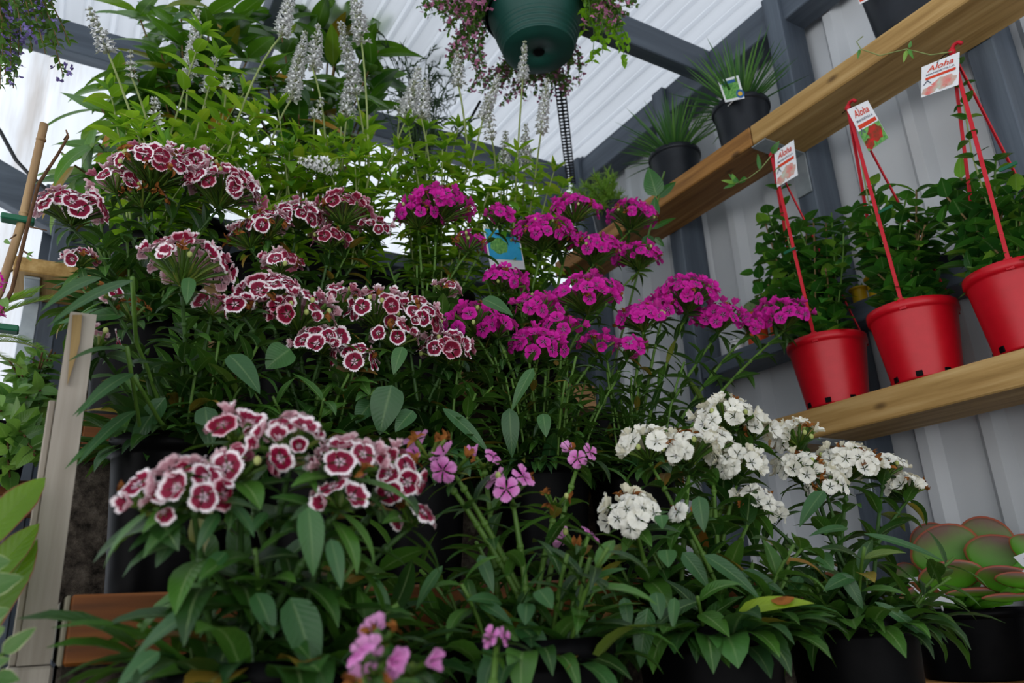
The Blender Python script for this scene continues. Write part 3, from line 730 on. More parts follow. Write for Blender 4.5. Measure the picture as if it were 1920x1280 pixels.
dianthus('W2', (.775, .585, -.188), .071, PH, [
    (1490, 815, 40, .62, 'white'), (1500, 872, 48, .60, 'white'), (1590, 862, 56, .59, 'white'), (1650, 872, 42, .60, 'white'), (1700, 910, 34, .58, 'white'), (1545, 905, 36, .58, 'white'), (1440, 960, 30, .6, 'white')],
    'white sweet william with browning petals, right of the two white ones', 15, 74, sh=.11, lw=.021, L=.072, tilt=.3, group=SWG, spent=.16, dens=1.15, fsize=.0215)
# middle row
dianthus('B1', (.118, .912, .026), .068, PH, [
    (350, 487, 76, .83, 'var'), (245, 580, 34, .86, 'var', .02, .75), (205, 548, 20, .84, 'var', .02), (185, 632, 34, .82, 'var', .022, .15), (400, 572, 30, .86, 'var')],
    'crimson and white sweet william with one round dome, left end of the middle row', 16, 60, .021, .08, .22, group=SWG, spent=.05, dens=.8)
dianthus('B2', (.262, .912, .026), .068, PH, [
    (500, 545, 58, .86, 'var'), (565, 580, 62, .85, 'var'), (528, 490, 30, .9, 'var'), (455, 570, 34, .85, 'var'), (600, 635, 44, .84, 'var'), (640, 556, 36, .88, 'var')],
    'crimson and white sweet william in the middle row, behind the nearest crimson cluster', 18, 70, .02, .075, .3, group=SWG, spent=.1, dens=.95)
dianthus('B3', (.405, .912, .026), .068, PH, [
    (700, 575, 56, .87, 'var'), (770, 590, 62, .87, 'var'), (740, 625, 44, .85, 'var', .022, .3), (835, 650, 48, .86, 'var'), (662, 668, 42, .84, 'var'), (838, 540, 26, .92, 'var', .02)],
    'crimson and white sweet william beside the magenta ones, middle row', 18, 74, .022, .078, .3, group=SWG, spent=.2, dens=.95)
dianthus('C1', (.60, .912, .026), .068, PH, [
    (885, 595, 52, .88, 'mag'), (930, 610, 34, .87, 'mag'), (1010, 572, 44, .92, 'mag'), (1100, 545, 64, .93, 'mag'), (1010, 640, 52, .88, 'mag'), (1055, 608, 38, .89, 'mag'), (1120, 640, 36, .88, 'mag'), (1180, 650, 30, .87, 'mag', .026)],
    'magenta sweet william with wide loose heads in the centre of the middle row', 22, 90, .014, .074, .5, group=SWG, spent=.1, dens=.7, stemmat='stemgreen')
dianthus('C2', (.762, .912, .026), .068, PH, [
    (1285, 548, 58, .93, 'mag'), (1345, 590, 48, .92, 'mag'), (1200, 592, 46, .91, 'mag'), (1465, 585, 50, .9, 'mag'), (1405, 605, 28, .92, 'mag'), (1240, 575, 36, .94, 'mag')],
    'magenta sweet william nearest the red pots, right end of the middle row', 22, 90, .013, .075, .5, group=SWG, spent=.06, dens=.8, stemmat='stemgreen')
# back row
dianthus('D1', (.088, 1.115, .24), .068, PH, [
    (295, 310, 72, 1.06, 'var'), (420, 348, 66, 1.05, 'var'), (135, 385, 58, 1.03, 'var'), (218, 338, 38, 1.08, 'var'), (370, 305, 40, 1.1, 'var'), (270, 365, 40, 1.08, 'var', .02, .7), (150, 482, 26, 1.02, 'var', .018, .3)],
    'crimson and white sweet william highest at the left, below the bamboo cane top', 18, 60, .02, .078, .22, group=SWG, spent=.1, dens=1.1, fsize=.0265)
dianthus('D2', (.29, 1.115, .24), .068, PH, [
    (500, 418, 44, 1.06, 'var'), (560, 400, 44, 1.08, 'var'), (645, 390, 48, 1.06, 'red', .027), (620, 446, 32, 1.04, 'red', .024), (465, 440, 40, 1.08, 'var', .022, .7), (530, 490, 34, 1.03, 'red', .024), (705, 425, 28, 1.06, 'var', .02)],
    'dark crimson sweet william in the back row, left of the magenta ones', 20, 60, .018, .074, .22, group=SWG, spent=.14, dens=1.1, fsize=.026)
dianthus('E1', (.50, 1.115, .24), .068, PH, [
    (825, 380, 60, 1.07, 'mag'), (785, 400, 44, 1.08, 'mag'), (940, 402, 26, 1.05, 'mag', .02), (880, 452, 30, 1.04, 'mag', .021, .3), (950, 520, 40, 1.02, 'mag')],
    'magenta sweet william in the back row below the white salvia spikes', 20, 70, .013, .073, .3, group=SWG, spent=.08, dens=.85, fsize=.023, stemmat='stemgreen')
dianthus('E2', (.71, 1.115, .24), .068, PH, [
    (1078, 388, 44, 1.07, 'mag'), (1188, 400, 46, 1.08, 'mag'), (1015, 432, 56, 1.05, 'mag'), (1115, 462, 48, 1.04, 'mag', .022, .2), (1195, 478, 44, 1.05, 'mag'), (1050, 445, 38, 1.06, 'mag')],
    'magenta sweet william in the back row nearest the upper pine shelf', 20, 64, .013, .072, .35, group=SWG, spent=.12, dens=.85, fsize=.023, stemmat='stemgreen')

# ------------------------------------------------------------------ white salvias (behind the sweet williams)
def spike(plant, path, L, rad, sparse=0.):
    """flower spike along the last L of the path: grey calyx whorls with small white two-lipped florets"""
    tot = plen(path); mb = MB(); s = tot-L; k = 0
    mb.tube([along(path, q)[0] for q in np.linspace(tot-L, tot, 6)], [.0016, .0016, .0014, .0012, .001, .0006], 5, 0)
    while s < tot:
        f = (s-(tot-L))/L; p, t = along(path, s); x = nrm(np.cross(t, V(.3, .8, .1))); y = np.cross(t, x)
        rr = rad*(1.0-.62*f**1.5); n = 6 if f < .8 else 4
        for q in range(n):
            an = q*2*math.pi/n+k*.5+U(-.2, .2); o = math.cos(an)*x+math.sin(an)*y
            d = nrm(o+t*U(.35, .9)); e = p+d*rr*U(.45, .6)
            mb.tube([p, e], [.0008, .0017], 5, 0)
            if R.random() > sparse+.25*f:
                u = nrm(np.cross(d, t)); e2 = e+d*rr*.35
                mb.tube([e, e2], [.0012, .0019], 5, 1, False)
                for sgn, ll in ((-1, .75), (1, .75), (0, .95)):
                    mb.leaf(e2, nrm(d*.7+u*sgn*.8-t*.45*(sgn == 0)), t, rr*ll*.8, rr*.62, .5, -.3, 'ovate', 1, nl=4)
                mb.leaf(e2, nrm(d*.6+t*.8), -d, rr*.5, rr*.4, .4, .4, 'ovate', 1, nl=4)
            else: mb.blob(e+d*.001, .0021, 0, (1, 1, 1.2), 6, 4)
        s += .0104*U(.85, 1.2)*(1-.35*f); k += 1
    part('flower_spike', mb, [M['calyx_grey'], M['p_salvia']], plant)
# tip x,y ; foot of the spike x,y ; a lower point of the stem x,y ; Y of the stem ; radius scale
SP = [
 [((168, 18), (203, 100), (262, 262), 1.13, 1.), ((244, 92), (247, 145), (285, 262), 1.15, .6), ((290, 180), (292, 240), (312, 300), 1.2, .9), ((372, 20), (352, 150), (340, 300), 1.26, .9), ((425, 140), (424, 166), (412, 260), 1.2, .8), ((405, 100), (388, 175), (370, 300), 1.24, .8)],
 [((548, -25), (528, 66), (428, 282), 1.14, 1.), ((597, 50), (586, 128), (612, 300), 1.18, 1.1), ((572, 62), (545, 188), (500, 290), 1.2, 1.05), ((560, 300), (622, 312), (480, 290), 1.18, 1.)],
 [((664, -28), (678, 80), (692, 330), 1.13, 1.1), ((638, 40), (668, 178), (690, 300), 1.2, 1.1), ((655, 140), (650, 220), (640, 330), 1.22, 1.1), ((603, 185), (590, 222), (590, 300), 1.2, .8)],
 [((785, 128), (762, 225), (730, 320), 1.17, 1.15), ((798, 150), (790, 222), (810, 340), 1.16, 1.1), ((770, 170), (750, 210), (745, 300), 1.22, 1.), ((858, 96), (860, 162), (878, 300), 1.13, 1.), ((935, 142), (905, 225), (878, 330), 1.13, .9), ((912, 180), (922, 262), (930, 330), 1.13, .9)],
 [((984, 78), (980, 152), (968, 330), 1.09, .85), ((1026, 150), (1014, 250), (1005, 320), 1.10, .9), ((948, 248), (945, 318), (945, 380), 1.18, .95), ((986, 235), (984, 318), (980, 400), 1.18, 1.)]]
SHOOT = [[(205, 165), (300, 235), (270, 212), (380, 60), (360, 245), (240, 250), (420, 190), (330, 270), (460, 170)],
         [(470, 205), (440, 262), (520, 200), (560, 255), (500, 290), (590, 300), (545, 330), (480, 330)],
         [(640, 232), (690, 235), (615, 270), (665, 300), (720, 300), (640, 345), (745, 275), (600, 350)],
         [(765, 232), (800, 240), (860, 235), (830, 275), (885, 255), (780, 310), (850, 330), (900, 320), (740, 340)],
         [(985, 292), (960, 320), (1040, 318), (1010, 335), (930, 300), (1055, 350), (990, 380), (940, 350), (905, 365)]]
SLAB = ['white salvia at the far left, its thin spikes standing before the back beam', 'white salvia left of centre with one spike leaning over sideways', 'white salvia in the centre with the densest tall spikes',
        'white salvia right of centre before the wispy dark fern', 'white salvia at the right with a spike in front of the hanging green pot']
SX = [.115, .29, .46, .635, .81]
for k in range(5):
    c = V(SX[k], 1.315, .43); t = thing('potted_salvia', c, SLAB[k], 'flowering plant', 'white salvias behind the sweet williams')
    pot(t, c, .078, .175); top = c+UP*.175*.84; fo = MB()
    for (tp, ft, lo, Y, rs) in SP[k]:
        a = aY(*tp, Y-.02); b = aY(*ft, Y); q = aY(*lo, Y+.05); base = top+V(U(-.04, .04), U(-.04, .04), 0)
        pts = [base, base*.5+q*.5+UP*.02, q]; pth = bez(base, (base+q)/2+UP*.05, q, 6)
        up2 = bez(q, q*.45+b*.55+nrm(q-base)*np.linalg.norm(b-q)*.12, b, 7)[1:]; tip = bez(b, (a+b)/2, a, 5)[1:]
        path = np.concatenate([pth, up2, tip]); L = np.linalg.norm(a-b)
        mb = MB(); n = len(path)-4; mb.tube(path[:n], np.linspace(.0024, .0017, n), 6); part('stem', mb, [M['stempale']], t)
        spike(t, path, L, .0135*rs, .1)
        i0 = plen(path[:6]); pairs(fo, path, .02, i0+np.linalg.norm(b-q)*.35, .036, .062, .022, .8, 'ovate', 0, .55, n=2, serr=.05, Lend=.72, fold=.2)
        s1 = i0+np.linalg.norm(b-q)*.3
        for s in np.arange(i0*.4, s1, .045): pairs(fo, path, s, s+.004, .02, .04, .012, .6, 'lance', 0, .9, n=4)
    for (px, py) in SHOOT[k]+[(x+U(-35, 35), y+U(30, 90)) for x, y in SHOOT[k]]:
        Y = U(1.14, 1.30); e = aY(px, py, Y); base = top+V(U(-.05, .05), U(-.05, .05), 0)
        path = bez(base, base*.4+e*.6+UP*.03, e, 9); mb = MB(); mb.tube(path, np.linspace(.0022, .0012, 9), 5); part('stem', mb, [M['stempale']], t)
        pairs(fo, path, .03, plen(path), .034, .068, .024, .85, 'ovate', 0, .55, serr=.05, Lend=.75, fold=.2)
        pairs(fo, path, plen(path)-.006, plen(path), .004, .036, .011, .5, 'lance', 0, 1.3, n=4)
    part('foliage', fo, [M['salvia']], t)

# ------------------------------------------------------------------ tall shrub behind the salvias
tips = [(258, 22), (300, 90), (338, 18), (340, 70), (395, 15), (300, 118), (280, 160), (330, 130), (375, 110), (420, 60), (445, 25), (250, 130), (215, 165), (190, 205), (260, 200), (310, 190), (380, 170), (440, 140), (470, 100), (500, 120), (520, 30), (500, 160), (540, 150),
        (185, 270), (160, 330), (210, 300), (240, 270), (595, 20), (618, 48), (650, 30), (690, 60), (710, 95), (720, 140), (695, 170), (655, 160), (560, 215), (590, 185), (620, 230), (480, 210), (430, 200), (400, 240), (350, 230), (300, 250), (140, 310), (560, 90), (630, 100)]
HOMES = [('tall shrub with long oval leaves behind the salvias, left of the two', .20, lambda p: p[0] < 480), ('tall shrub with yellowing leaves behind the salvias, right of the two', .47, lambda p: p[0] >= 480)]
for lab, X, ok in HOMES:
    c = V(X, 1.63, .64); t = thing('potted_shrub', c, lab, 'shrub', 'tall shrubs behind the salvias'); pot(t, c, .085, .17)
    top = c+UP*.145; fo = MB(); br = MB()
    for (px, py) in [p for p in tips if ok(p)]:
        Y = U(1.42, 1.62); e = aY(px, py, Y); b = top+V(U(-.02, .02), U(-.02, .02), 0)
        path = bez(b, V(b[0]*.6+e[0]*.4, b[1]*.7+e[1]*.3, b[2]*.35+e[2]*.65), e, 9)
        br = MB(); br.tube(path, np.linspace(.0042, .0018, 9), 6); part('branch', br, [M['stemwood']], t)
        tot = plen(path); n = R.randint(6, 9)
        for q in range(n):
            p, tt = along(path, tot-q*U(.004, .016)); x = nrm(np.cross(tt, V(.3, .8, .1))); y = np.cross(tt, x); an = q*2.4+U(-.4, .4)
            d = nrm(math.cos(an)*x+math.sin(an)*y+tt*U(.1, .8)); fo.leaf(p, d, nrm(tt+UP*.5), U(.095, .135), U(.034, .046), U(.2, .9), .16, 'ovate', 0, None, 9, twist=U(-.3, .3))
        for q in range(4):
            p, tt = along(path, tot*U(.5, .9)); fo.leaf(p, nrm(rvec()+UP*.2), UP, U(.07, .10), .03, .6, .16, 'ovate', 0, U(0, .75), 9)
    part('foliage', fo, [M['bush']], t)
# wispy dark fern
c = V(.74, 1.63, .64); t = thing('potted_fern', c, 'wispy dark needle-leaved fern left of the hanging green pot', 'plant'); pot(t, c, .075, .16)
fo = MB()
for (px, py) in [(705, 40), (735, 25), (765, 60), (800, 45), (845, 20), (860, 62), (720, 110), (760, 110), (800, 110), (830, 150), (770, 165), (845, 185), (820, 210), (870, 235), (725, 75), (785, 20), (860, 120), (745, 140), (812, 180), (700, 150)]:
    e = aY(px, py, U(1.5, 1.66)); b = c+UP*.13+V(U(-.03, .03), U(-.03, .03), 0)
    path = bez(b, V(b[0], b[1], b[2]*.3+e[2]*.7), e, 10); mb = MB(); mb.tube(path, np.linspace(.0022, .0008, 10), 5); part('stem', mb, [M['stemdark']], t)
    tot = plen(path)
    for q in range(15):
        p, tt = along(path, tot*(1-.04*q)); d = nrm(rvec()*.9+tt*.7); L = U(.03, .06); m2 = p+d*L
        fo.tube([p, p+d*L*.5+rvec()*.004, m2], [.0014, .0011, .0007], 4, 0, False, (U(0, 1), .5, .5, 0))
        for z in range(6):
            pp = p+d*L*(.2+.16*z); fo.leaf(pp, nrm(d*.7+rvec()*.8), rvec(), U(.016, .028), .0046, .3, .2, 'needle', 0, None, 4)
part('foliage', fo, [M['fern']], t)

# ------------------------------------------------------------------ hanging green pot with trailing flowers
bc = aC(1010, 98, 1.74); c = V(bc[0], bc[1], bc[2]); t = thing('hanging_basket', c, 'bottle-green ringed hanging pot under the roof beam, with trailing dusky pink flowers', 'hanging basket')
mb = MB(); prof = [(0, .004), (.011, .004), (.012, 0), (.074, 0), (.079, .004)]
z = .004
for i in range(60):
    z = .004+i*.0019; base = .079+(z-.004)*.34
    g = .0016*(1 if (i//3) % 2 == 0 and z < .05 else -.3*(z < .05)); prof.append((base+g, z))
prof += [(.122, .112), (.126, .114), (.126, .122), (.122, .122), (.118, .10)]
mb.lathe(prof, c, 56); pp = part('pot', mb, [M['green_pot']], t)
mb = MB(); mb.lathe([(.0135, -.0006), (.0105, -.0012), (0, -.0012)], c, 20); part('drain_hole', mb, [M['black']], pp)
mb = MB(); mb.lathe([(.117, .10), (.06, .106), (0, .108)], c, 24); part('soil', mb, [M['soil']], t)
hk = V(c[0], 1.192, 1.3245)
mb = MB()
for a in (.4, 2.5, 4.6): mb.tube([c+V(.123*math.cos(a), .123*math.sin(a), .115), hk], .0012, 5)
mb.tube([hk-UP*.004, hk+UP*.0006], .003, 6); part('hanger', mb, [M['wire']], t)
tipsL = [(792, 12), (800, 30), (815, 8), (830, 40), (842, 62), (850, 20), (868, 85), (880, 110), (862, 140), (895, 145), (905, 170), (918, 185), (945, 190), (960, 165), (875, 170), (890, 60), (850, 100), (838, 128), (925, 160), (940, 145), (870, 30), (905, 130),
         (1000, 150), (1020, 165), (1040, 150), (1060, 140), (1085, 150), (1072, 165), (1090, 130), (1030, 185), (980, 185), (1010, 180), (1010, 140), (1050, 165)]
tipsR = [(1110, 10), (1125, 30), (1140, 15), (1155, 40), (1170, 5), (1180, 25), (1195, 10), (1150, 60), (1130, 50), (1105, 45), (1165, 50), (1120, 0), (1185, -5)]
fo = MB(); fl = MB(); st = MB(); limef = MB()
def trail(e, a=None, fo=fo, fl=fl, st=st, col=0, dens=.010, lf=.0125, fsz=.0066, flow=.42, centre=None, rr=.116, zz=.108, sag=.03):
    o = e-centre; an = math.atan2(o[1], o[0]) if a is None else a
    b = centre+V(rr*math.cos(an), rr*math.sin(an), zz); m = (b+e)/2+V(math.cos(an), math.sin(an), 0)*.03+UP*sag
    path = bez(b, m, e, 10); st.tube(path, np.linspace(.0016, .0008, 10), 4, 0, False)
    tot = plen(path); s = .012
    while s < tot:
        p, tt = along(path, s)
        for q in (0, 1):
            fo.leaf(p, nrm(rvec()+tt*.3), UP, lf*U(.7, 1.3), lf*U(.5, .75), .4, .2, 'ovate', 0, None, 4)
        if R.random() < flow*(.4+.6*s/tot):
            for _ in range(R.randint(2, 5)):
                q = p+rvec()*.014; n = nrm(rvec()+UP*.2)
                for w5 in range(4):
                    d = rvec(); fl.leaf(q, nrm(d-n*(d@n)), n, fsz*U(.8, 1.2), fsz*.75, .3, .2, 'obov', 0, nl=4)
                fl.blob(q, .0016, 0, n=5, m=3)
        s += dens*U(.7, 1.3)
for (px, py) in tipsL+[(x+U(-14, 10), y+U(-14, 12)) for x, y in tipsL]: trail(aC(px, py, U(1.62, 1.8) if px < 930 and py < 150 else U(1.9, 2.02)), centre=c, a=None if px < 930 and py < 150 else U(.2, 1.6))
for (px, py) in tipsR+[(x+U(-10, 10), y+U(-10, 10)) for x, y in tipsR]: trail(aC(px, py, U(1.62, 1.85)), centre=c)
for (px, py) in [(785, -10), (820, -15), (850, -10), (1200, -15), (1150, -20), (1110, -15)]: trail(aC(px, py, U(1.7, 1.85)), centre=c)
part('stem', st, [M['stemgreen']], t); part('foliage', fo, [M['basket']], t); part('flowers', fl, [M['p_tiny']], t)
st2 = MB()
for (px, py) in [(1172, 112), (1160, 88), (1180, 85), (1140, 80), (1110, 118), (1095, 60), (1120, 75), (1130, 100)]: trail(aC(px, py, 1.66), centre=c, fo=limef, st=st2, fl=MB(), flow=0, lf=.0185, dens=.016)
part('foliage', limef, [M['lime']], t, 'lime-green round leaves'); part('stem', st2, [M['stemgreen']], t)

# ------------------------------------------------------------------ second hanging plant, mostly out of frame at the top left
c = aC(-165, -60, 1.2); t = thing('hanging_basket', c, 'trailing plant with violet flowers in the top left corner', 'hanging basket')
mb = MB(); mb.lathe([(0, 0), (.06, 0), (.085, .10), (.089, .10), (.089, .108), (.084, .108), (.08, .09)], c, 32); part('pot', mb, [M['green_pot']], t)
mb = MB(); mb.lathe([(.081, .09), (0, .095)], c, 20); part('soil', mb, [M['soil']], t)
mb = MB()
for a in (.4, 2.5, 4.6): mb.tube([c+V(.086*math.cos(a), .086*math.sin(a), .105), c+UP*.25], .0012, 5)
mb.tube([c+UP*.249, V(c[0], c[1], RZ+.004)], .0016, 5); part('hanger', mb, [M['wire']], t)
fo, fl, st = MB(), MB(), MB()
for (px, py) in [(30, 20), (75, 10), (60, 60), (95, 75), (110, 85), (130, 82), (85, 100), (118, 140), (20, 80), (35, 110), (10, 140), (25, 165), (5, 110), (55, 30), (88, 15), (60, 95), (40, 60), (8, 40), (20, 130), (0, 165), (70, 45), (15, 155)]:
    trail(aC(px, py, U(1.08, 1.22)), centre=c, fo=fo, fl=fl, st=st, lf=.013, fsz=.0062, flow=.35, rr=.08, zz=.1, sag=.02)
part('stem', st, [M['stemwood']], t); part('foliage', fo, [M['basket']], t); part('flowers', fl, [M['p_violet']], t)

# ------------------------------------------------------------------ plants on the upper shelf
def spiky(c, r, h, label, n, L, seedang):
    t = thing('potted_spiky_plant', c, label, 'plant', 'spiky plants on the upper shelf'); pot(t, c, r, h, 'dark', taper=.82)
    top = np.asarray(c, float)+UP*h*.86; fo = MB()
    for i in range(n):
        a = i*2.39996+seedang; e = (i+.5)/n; el = math.radians(86-78*e**.9)
        d = V(math.cos(a)*math.cos(el), math.sin(a)*math.cos(el), math.sin(el))
        if (top+d*L)[0] > 1.38: d = nrm(V(min(d[0], (1.375-top[0])/L), d[1], d[2]+.25))
        fo.leaf(top+d*.008, d, UP, L*U(.8, 1.12)*(1.0 if e < .8 else .85), .0088, U(-.1, .35), .55, 'needle', 0, None, 6)
    part('foliage', fo, [M['agave']], t); return t, top
A1, top1 = spiky((1.312, 1.268, Z2+.0005), .068, .112, 'spiky narrow-leaved plant in a black pot, nearest the corner on the upper shelf', 120, .17, .3)
A2, top2 = spiky((1.312, 1.035, Z2+.0005), .068, .108, 'spiky narrow-leaved plant in a black pot with a green picture label', 120, .18, 1.1)
def card(parent, name, pts4, thick, mats, label=None, extras=()):
    """thin printed card through four points (bottom-left, bottom-right, top-right, top-left); extras are printed areas in card units"""
    bl, br, tr, tl = (np.asarray(p, float) for p in pts4); n = nrm(np.cross(br-bl, tl-bl))
    mb = MB(); v = [bl, br, tr, tl]; v2 = [p-n*thick for p in v]
    mb.add(v+v2, [[0, 1, 2, 3], [7, 6, 5, 4]]+[[i, 4+i, 4+(i+1) % 4, (i+1) % 4] for i in range(4)], 0, smooth=False)
    def P(u, w, lift=.0003): return (bl*(1-u)+br*u)*(1-w)+(tl*(1-u)+tr*u)*w+n*lift
    for k, (mi, poly) in enumerate(extras): mb.add([P(u, w, .0003+.0001*k) for u, w in poly], [list(range(len(poly)))], mi, smooth=False)
    o = part(name, mb, mats, parent, label)
    return o, P, n
def text(parent, body, P, n, u, w, size_w, m, box, shear=0.):
    """lettering lying on a card, from u,w, letter height size_w (card units)"""
    cu = bpy.data.curves.new('lettering', 'FONT'); cu.body = body; cu.size = 1; cu.extrude = 0; cu.offset = .012; cu.shear = shear
    tmp = bpy.data.objects.new('lettering', cu); COL.objects.link(tmp)
    bpy.context.view_layer.update()
    me = bpy.data.meshes.new_from_object(tmp.evaluated_get(bpy.context.evaluated_depsgraph_get())); bpy.data.objects.remove(tmp); bpy.data.curves.remove(cu)
    xs = [v.co.x for v in me.vertices]; ys = [v.co.y for v in me.vertices]; x0, x1 = min(xs), max(xs); y0, y1 = min(ys), max(ys)
    uw = box
    mb = MB(); vs = [P(u+(v.co.x-x0)/(x1-x0)*uw, w+(v.co.y-y0)/(y1-y0)*size_w, .0009) for v in me.vertices]
    mb.add(vs, [list(p.vertices) for p in me.polygons], smooth=False); bpy.data.meshes.remove(me)
    return part('lettering', mb, [M[m]], parent)
rect = lambda a, b, c2, d: [(a, b), (c2, b), (c2, d), (a, d)]
disc = lambda cx, cy, rx, ry, k=14, wob=0.: [(cx+rx*math.cos(q*2*math.pi/k)*(1+wob*math.sin(q*2.3)), cy+ry*math.sin(q*2*math.pi/k)*(1+wob*math.sin(q*2.3))) for q in range(k)]
Xc = 1.232
pts = [aX(1360, 192, Xc+.005), aX(1396, 184, Xc+.005), aX(1384, 141, Xc+.012), aX(1346, 152, Xc+.012)]
o, P, n = card(A2, 'plant_label', pts, .0006, [M['white'], M['ink_green'], M['ink_blue'], M['ink_yellow']], 'green picture label with a round badge',
     [(1, rect(.1, .1, .9, .9)), (2, rect(.12, .76, .88, .88)), (2, disc(.86, .22, .2, .19)), (3, disc(.86, .22, .11, .09))])
mb = MB(); mb.tube([P(.5, .06, -.0008), V(1.258, 1.035, Z2+.09)], .0015, 5); part('stake', mb, [M['white']], A2)
c = V(1.318, .61, Z2+.0005); t = thing('potted_plant', c, 'dark grey pot cut off by the top edge on the upper shelf', 'pot plant'); pot(t, c, .083, .16, 'dark', taper=.8)
fo = MB()
for i in range(26): a = i*2.4; fo.leaf(c+UP*.14, nrm(V(math.cos(a)*.7, math.sin(a), U(.5, 1.6))*V(.6, 1, 1)), UP, U(.05, .09), .022, .6, .2, 'ovate', 0)
part('foliage', fo, [M['dipl']], t)
o, P, n = card(t, 'plant_label', [aX(1612, 8, 1.238), aX(1628, 0, 1.238), aX(1618, -30, 1.238), aX(1602, -22, 1.238)], .0006, [M['white'], M['ink_red']], 'white and red label', [(1, rect(.1, .1, .9, .45))])
mb = MB(); mb.tube([aX(1618, -10, 1.239), c+V(-.06, .03, .15)], .0008, 4); part('label_tie', mb, [M['white']], t)
c = V(1.322, 1.555, Z2+.0005); t = thing('potted_conifer', c, 'fluffy light green conifer in a black pot at the corner end of the upper shelf', 'plant'); pot(t, c, .06, .10, 'dark')
fo = MB(); st = MB()
for (px, py) in [(1095, 345), (1070, 352), (1120, 335), (1140, 322), (1150, 345), (1165, 362), (1110, 362), (1130, 352), (1085, 370), (1060, 366), (1155, 380), (1140, 370), (1170, 378), (1100, 385), (1128, 385), (1115, 330), (1150, 330), (1135, 340)]:
    e = aY(px, py, U(1.5, 1.6)); e[0] = min(e[0], 1.372); b = c+UP*.08; path = bez(b, (b+e)/2+UP*.02, e, 8); st.tube(path, np.linspace(.0016, .0007, 8), 4, 0, False)
    tot = plen(path)
    for q in range(130):
        p, tt = along(path, tot*U(.25, 1)); dd = nrm(rvec()+tt*.9); dd[0] = min(dd[0], .35); fo.leaf(p, dd, rvec(), U(.018, .034), .0026, .2, .2, 'needle', 0, None, 4)
part('stem', st, [M['stemwood']], t); part('foliage', fo, [M['pine']], t)
# broad-leaved sprig standing up in front of the upper shelf
mb = MB(); fo = MB(); c = V(.90, 1.16, .24); t = thing('potted_seedling', c, 'young plant with two broad oval leaves in front of the upper shelf', 'plant'); pot(t, c, .045, .1)
e = aY(1232, 385, 1.13); b = c+UP*.08; path = np.concatenate([bez(b, (b+e)/2+V(-.01, -.02, .03), e, 8), [aY(1240, 340, 1.13), aY(1246, 322, 1.13)]])
mb.tube(path, .0024, 6); part('stem', mb, [M['stemgreen']], t)
p = aY(1231, 368, 1.13); tv = nrm(-p)
for (x0, y0, x1, y1, wd) in ((1231, 368, 1216, 313, 40), (1232, 372, 1270, 334, 20), (1226, 412, 1228, 366, 22), (1220, 430, 1272, 402, 12), (1215, 440, 1215, 475, 24), (1228, 445, 1246, 462, 12)):
    a = aY(x0, y0, 1.13); q = aY(x1, y1, 1.125); fo.leaf(a, q-a, tv+UP*.3, np.linalg.norm(q-a)*1.03, wd*1.35*1.2/F, .25, .15, 'ovate', 0, .4, 9)
part('foliage', fo, [M['dipl']], t)

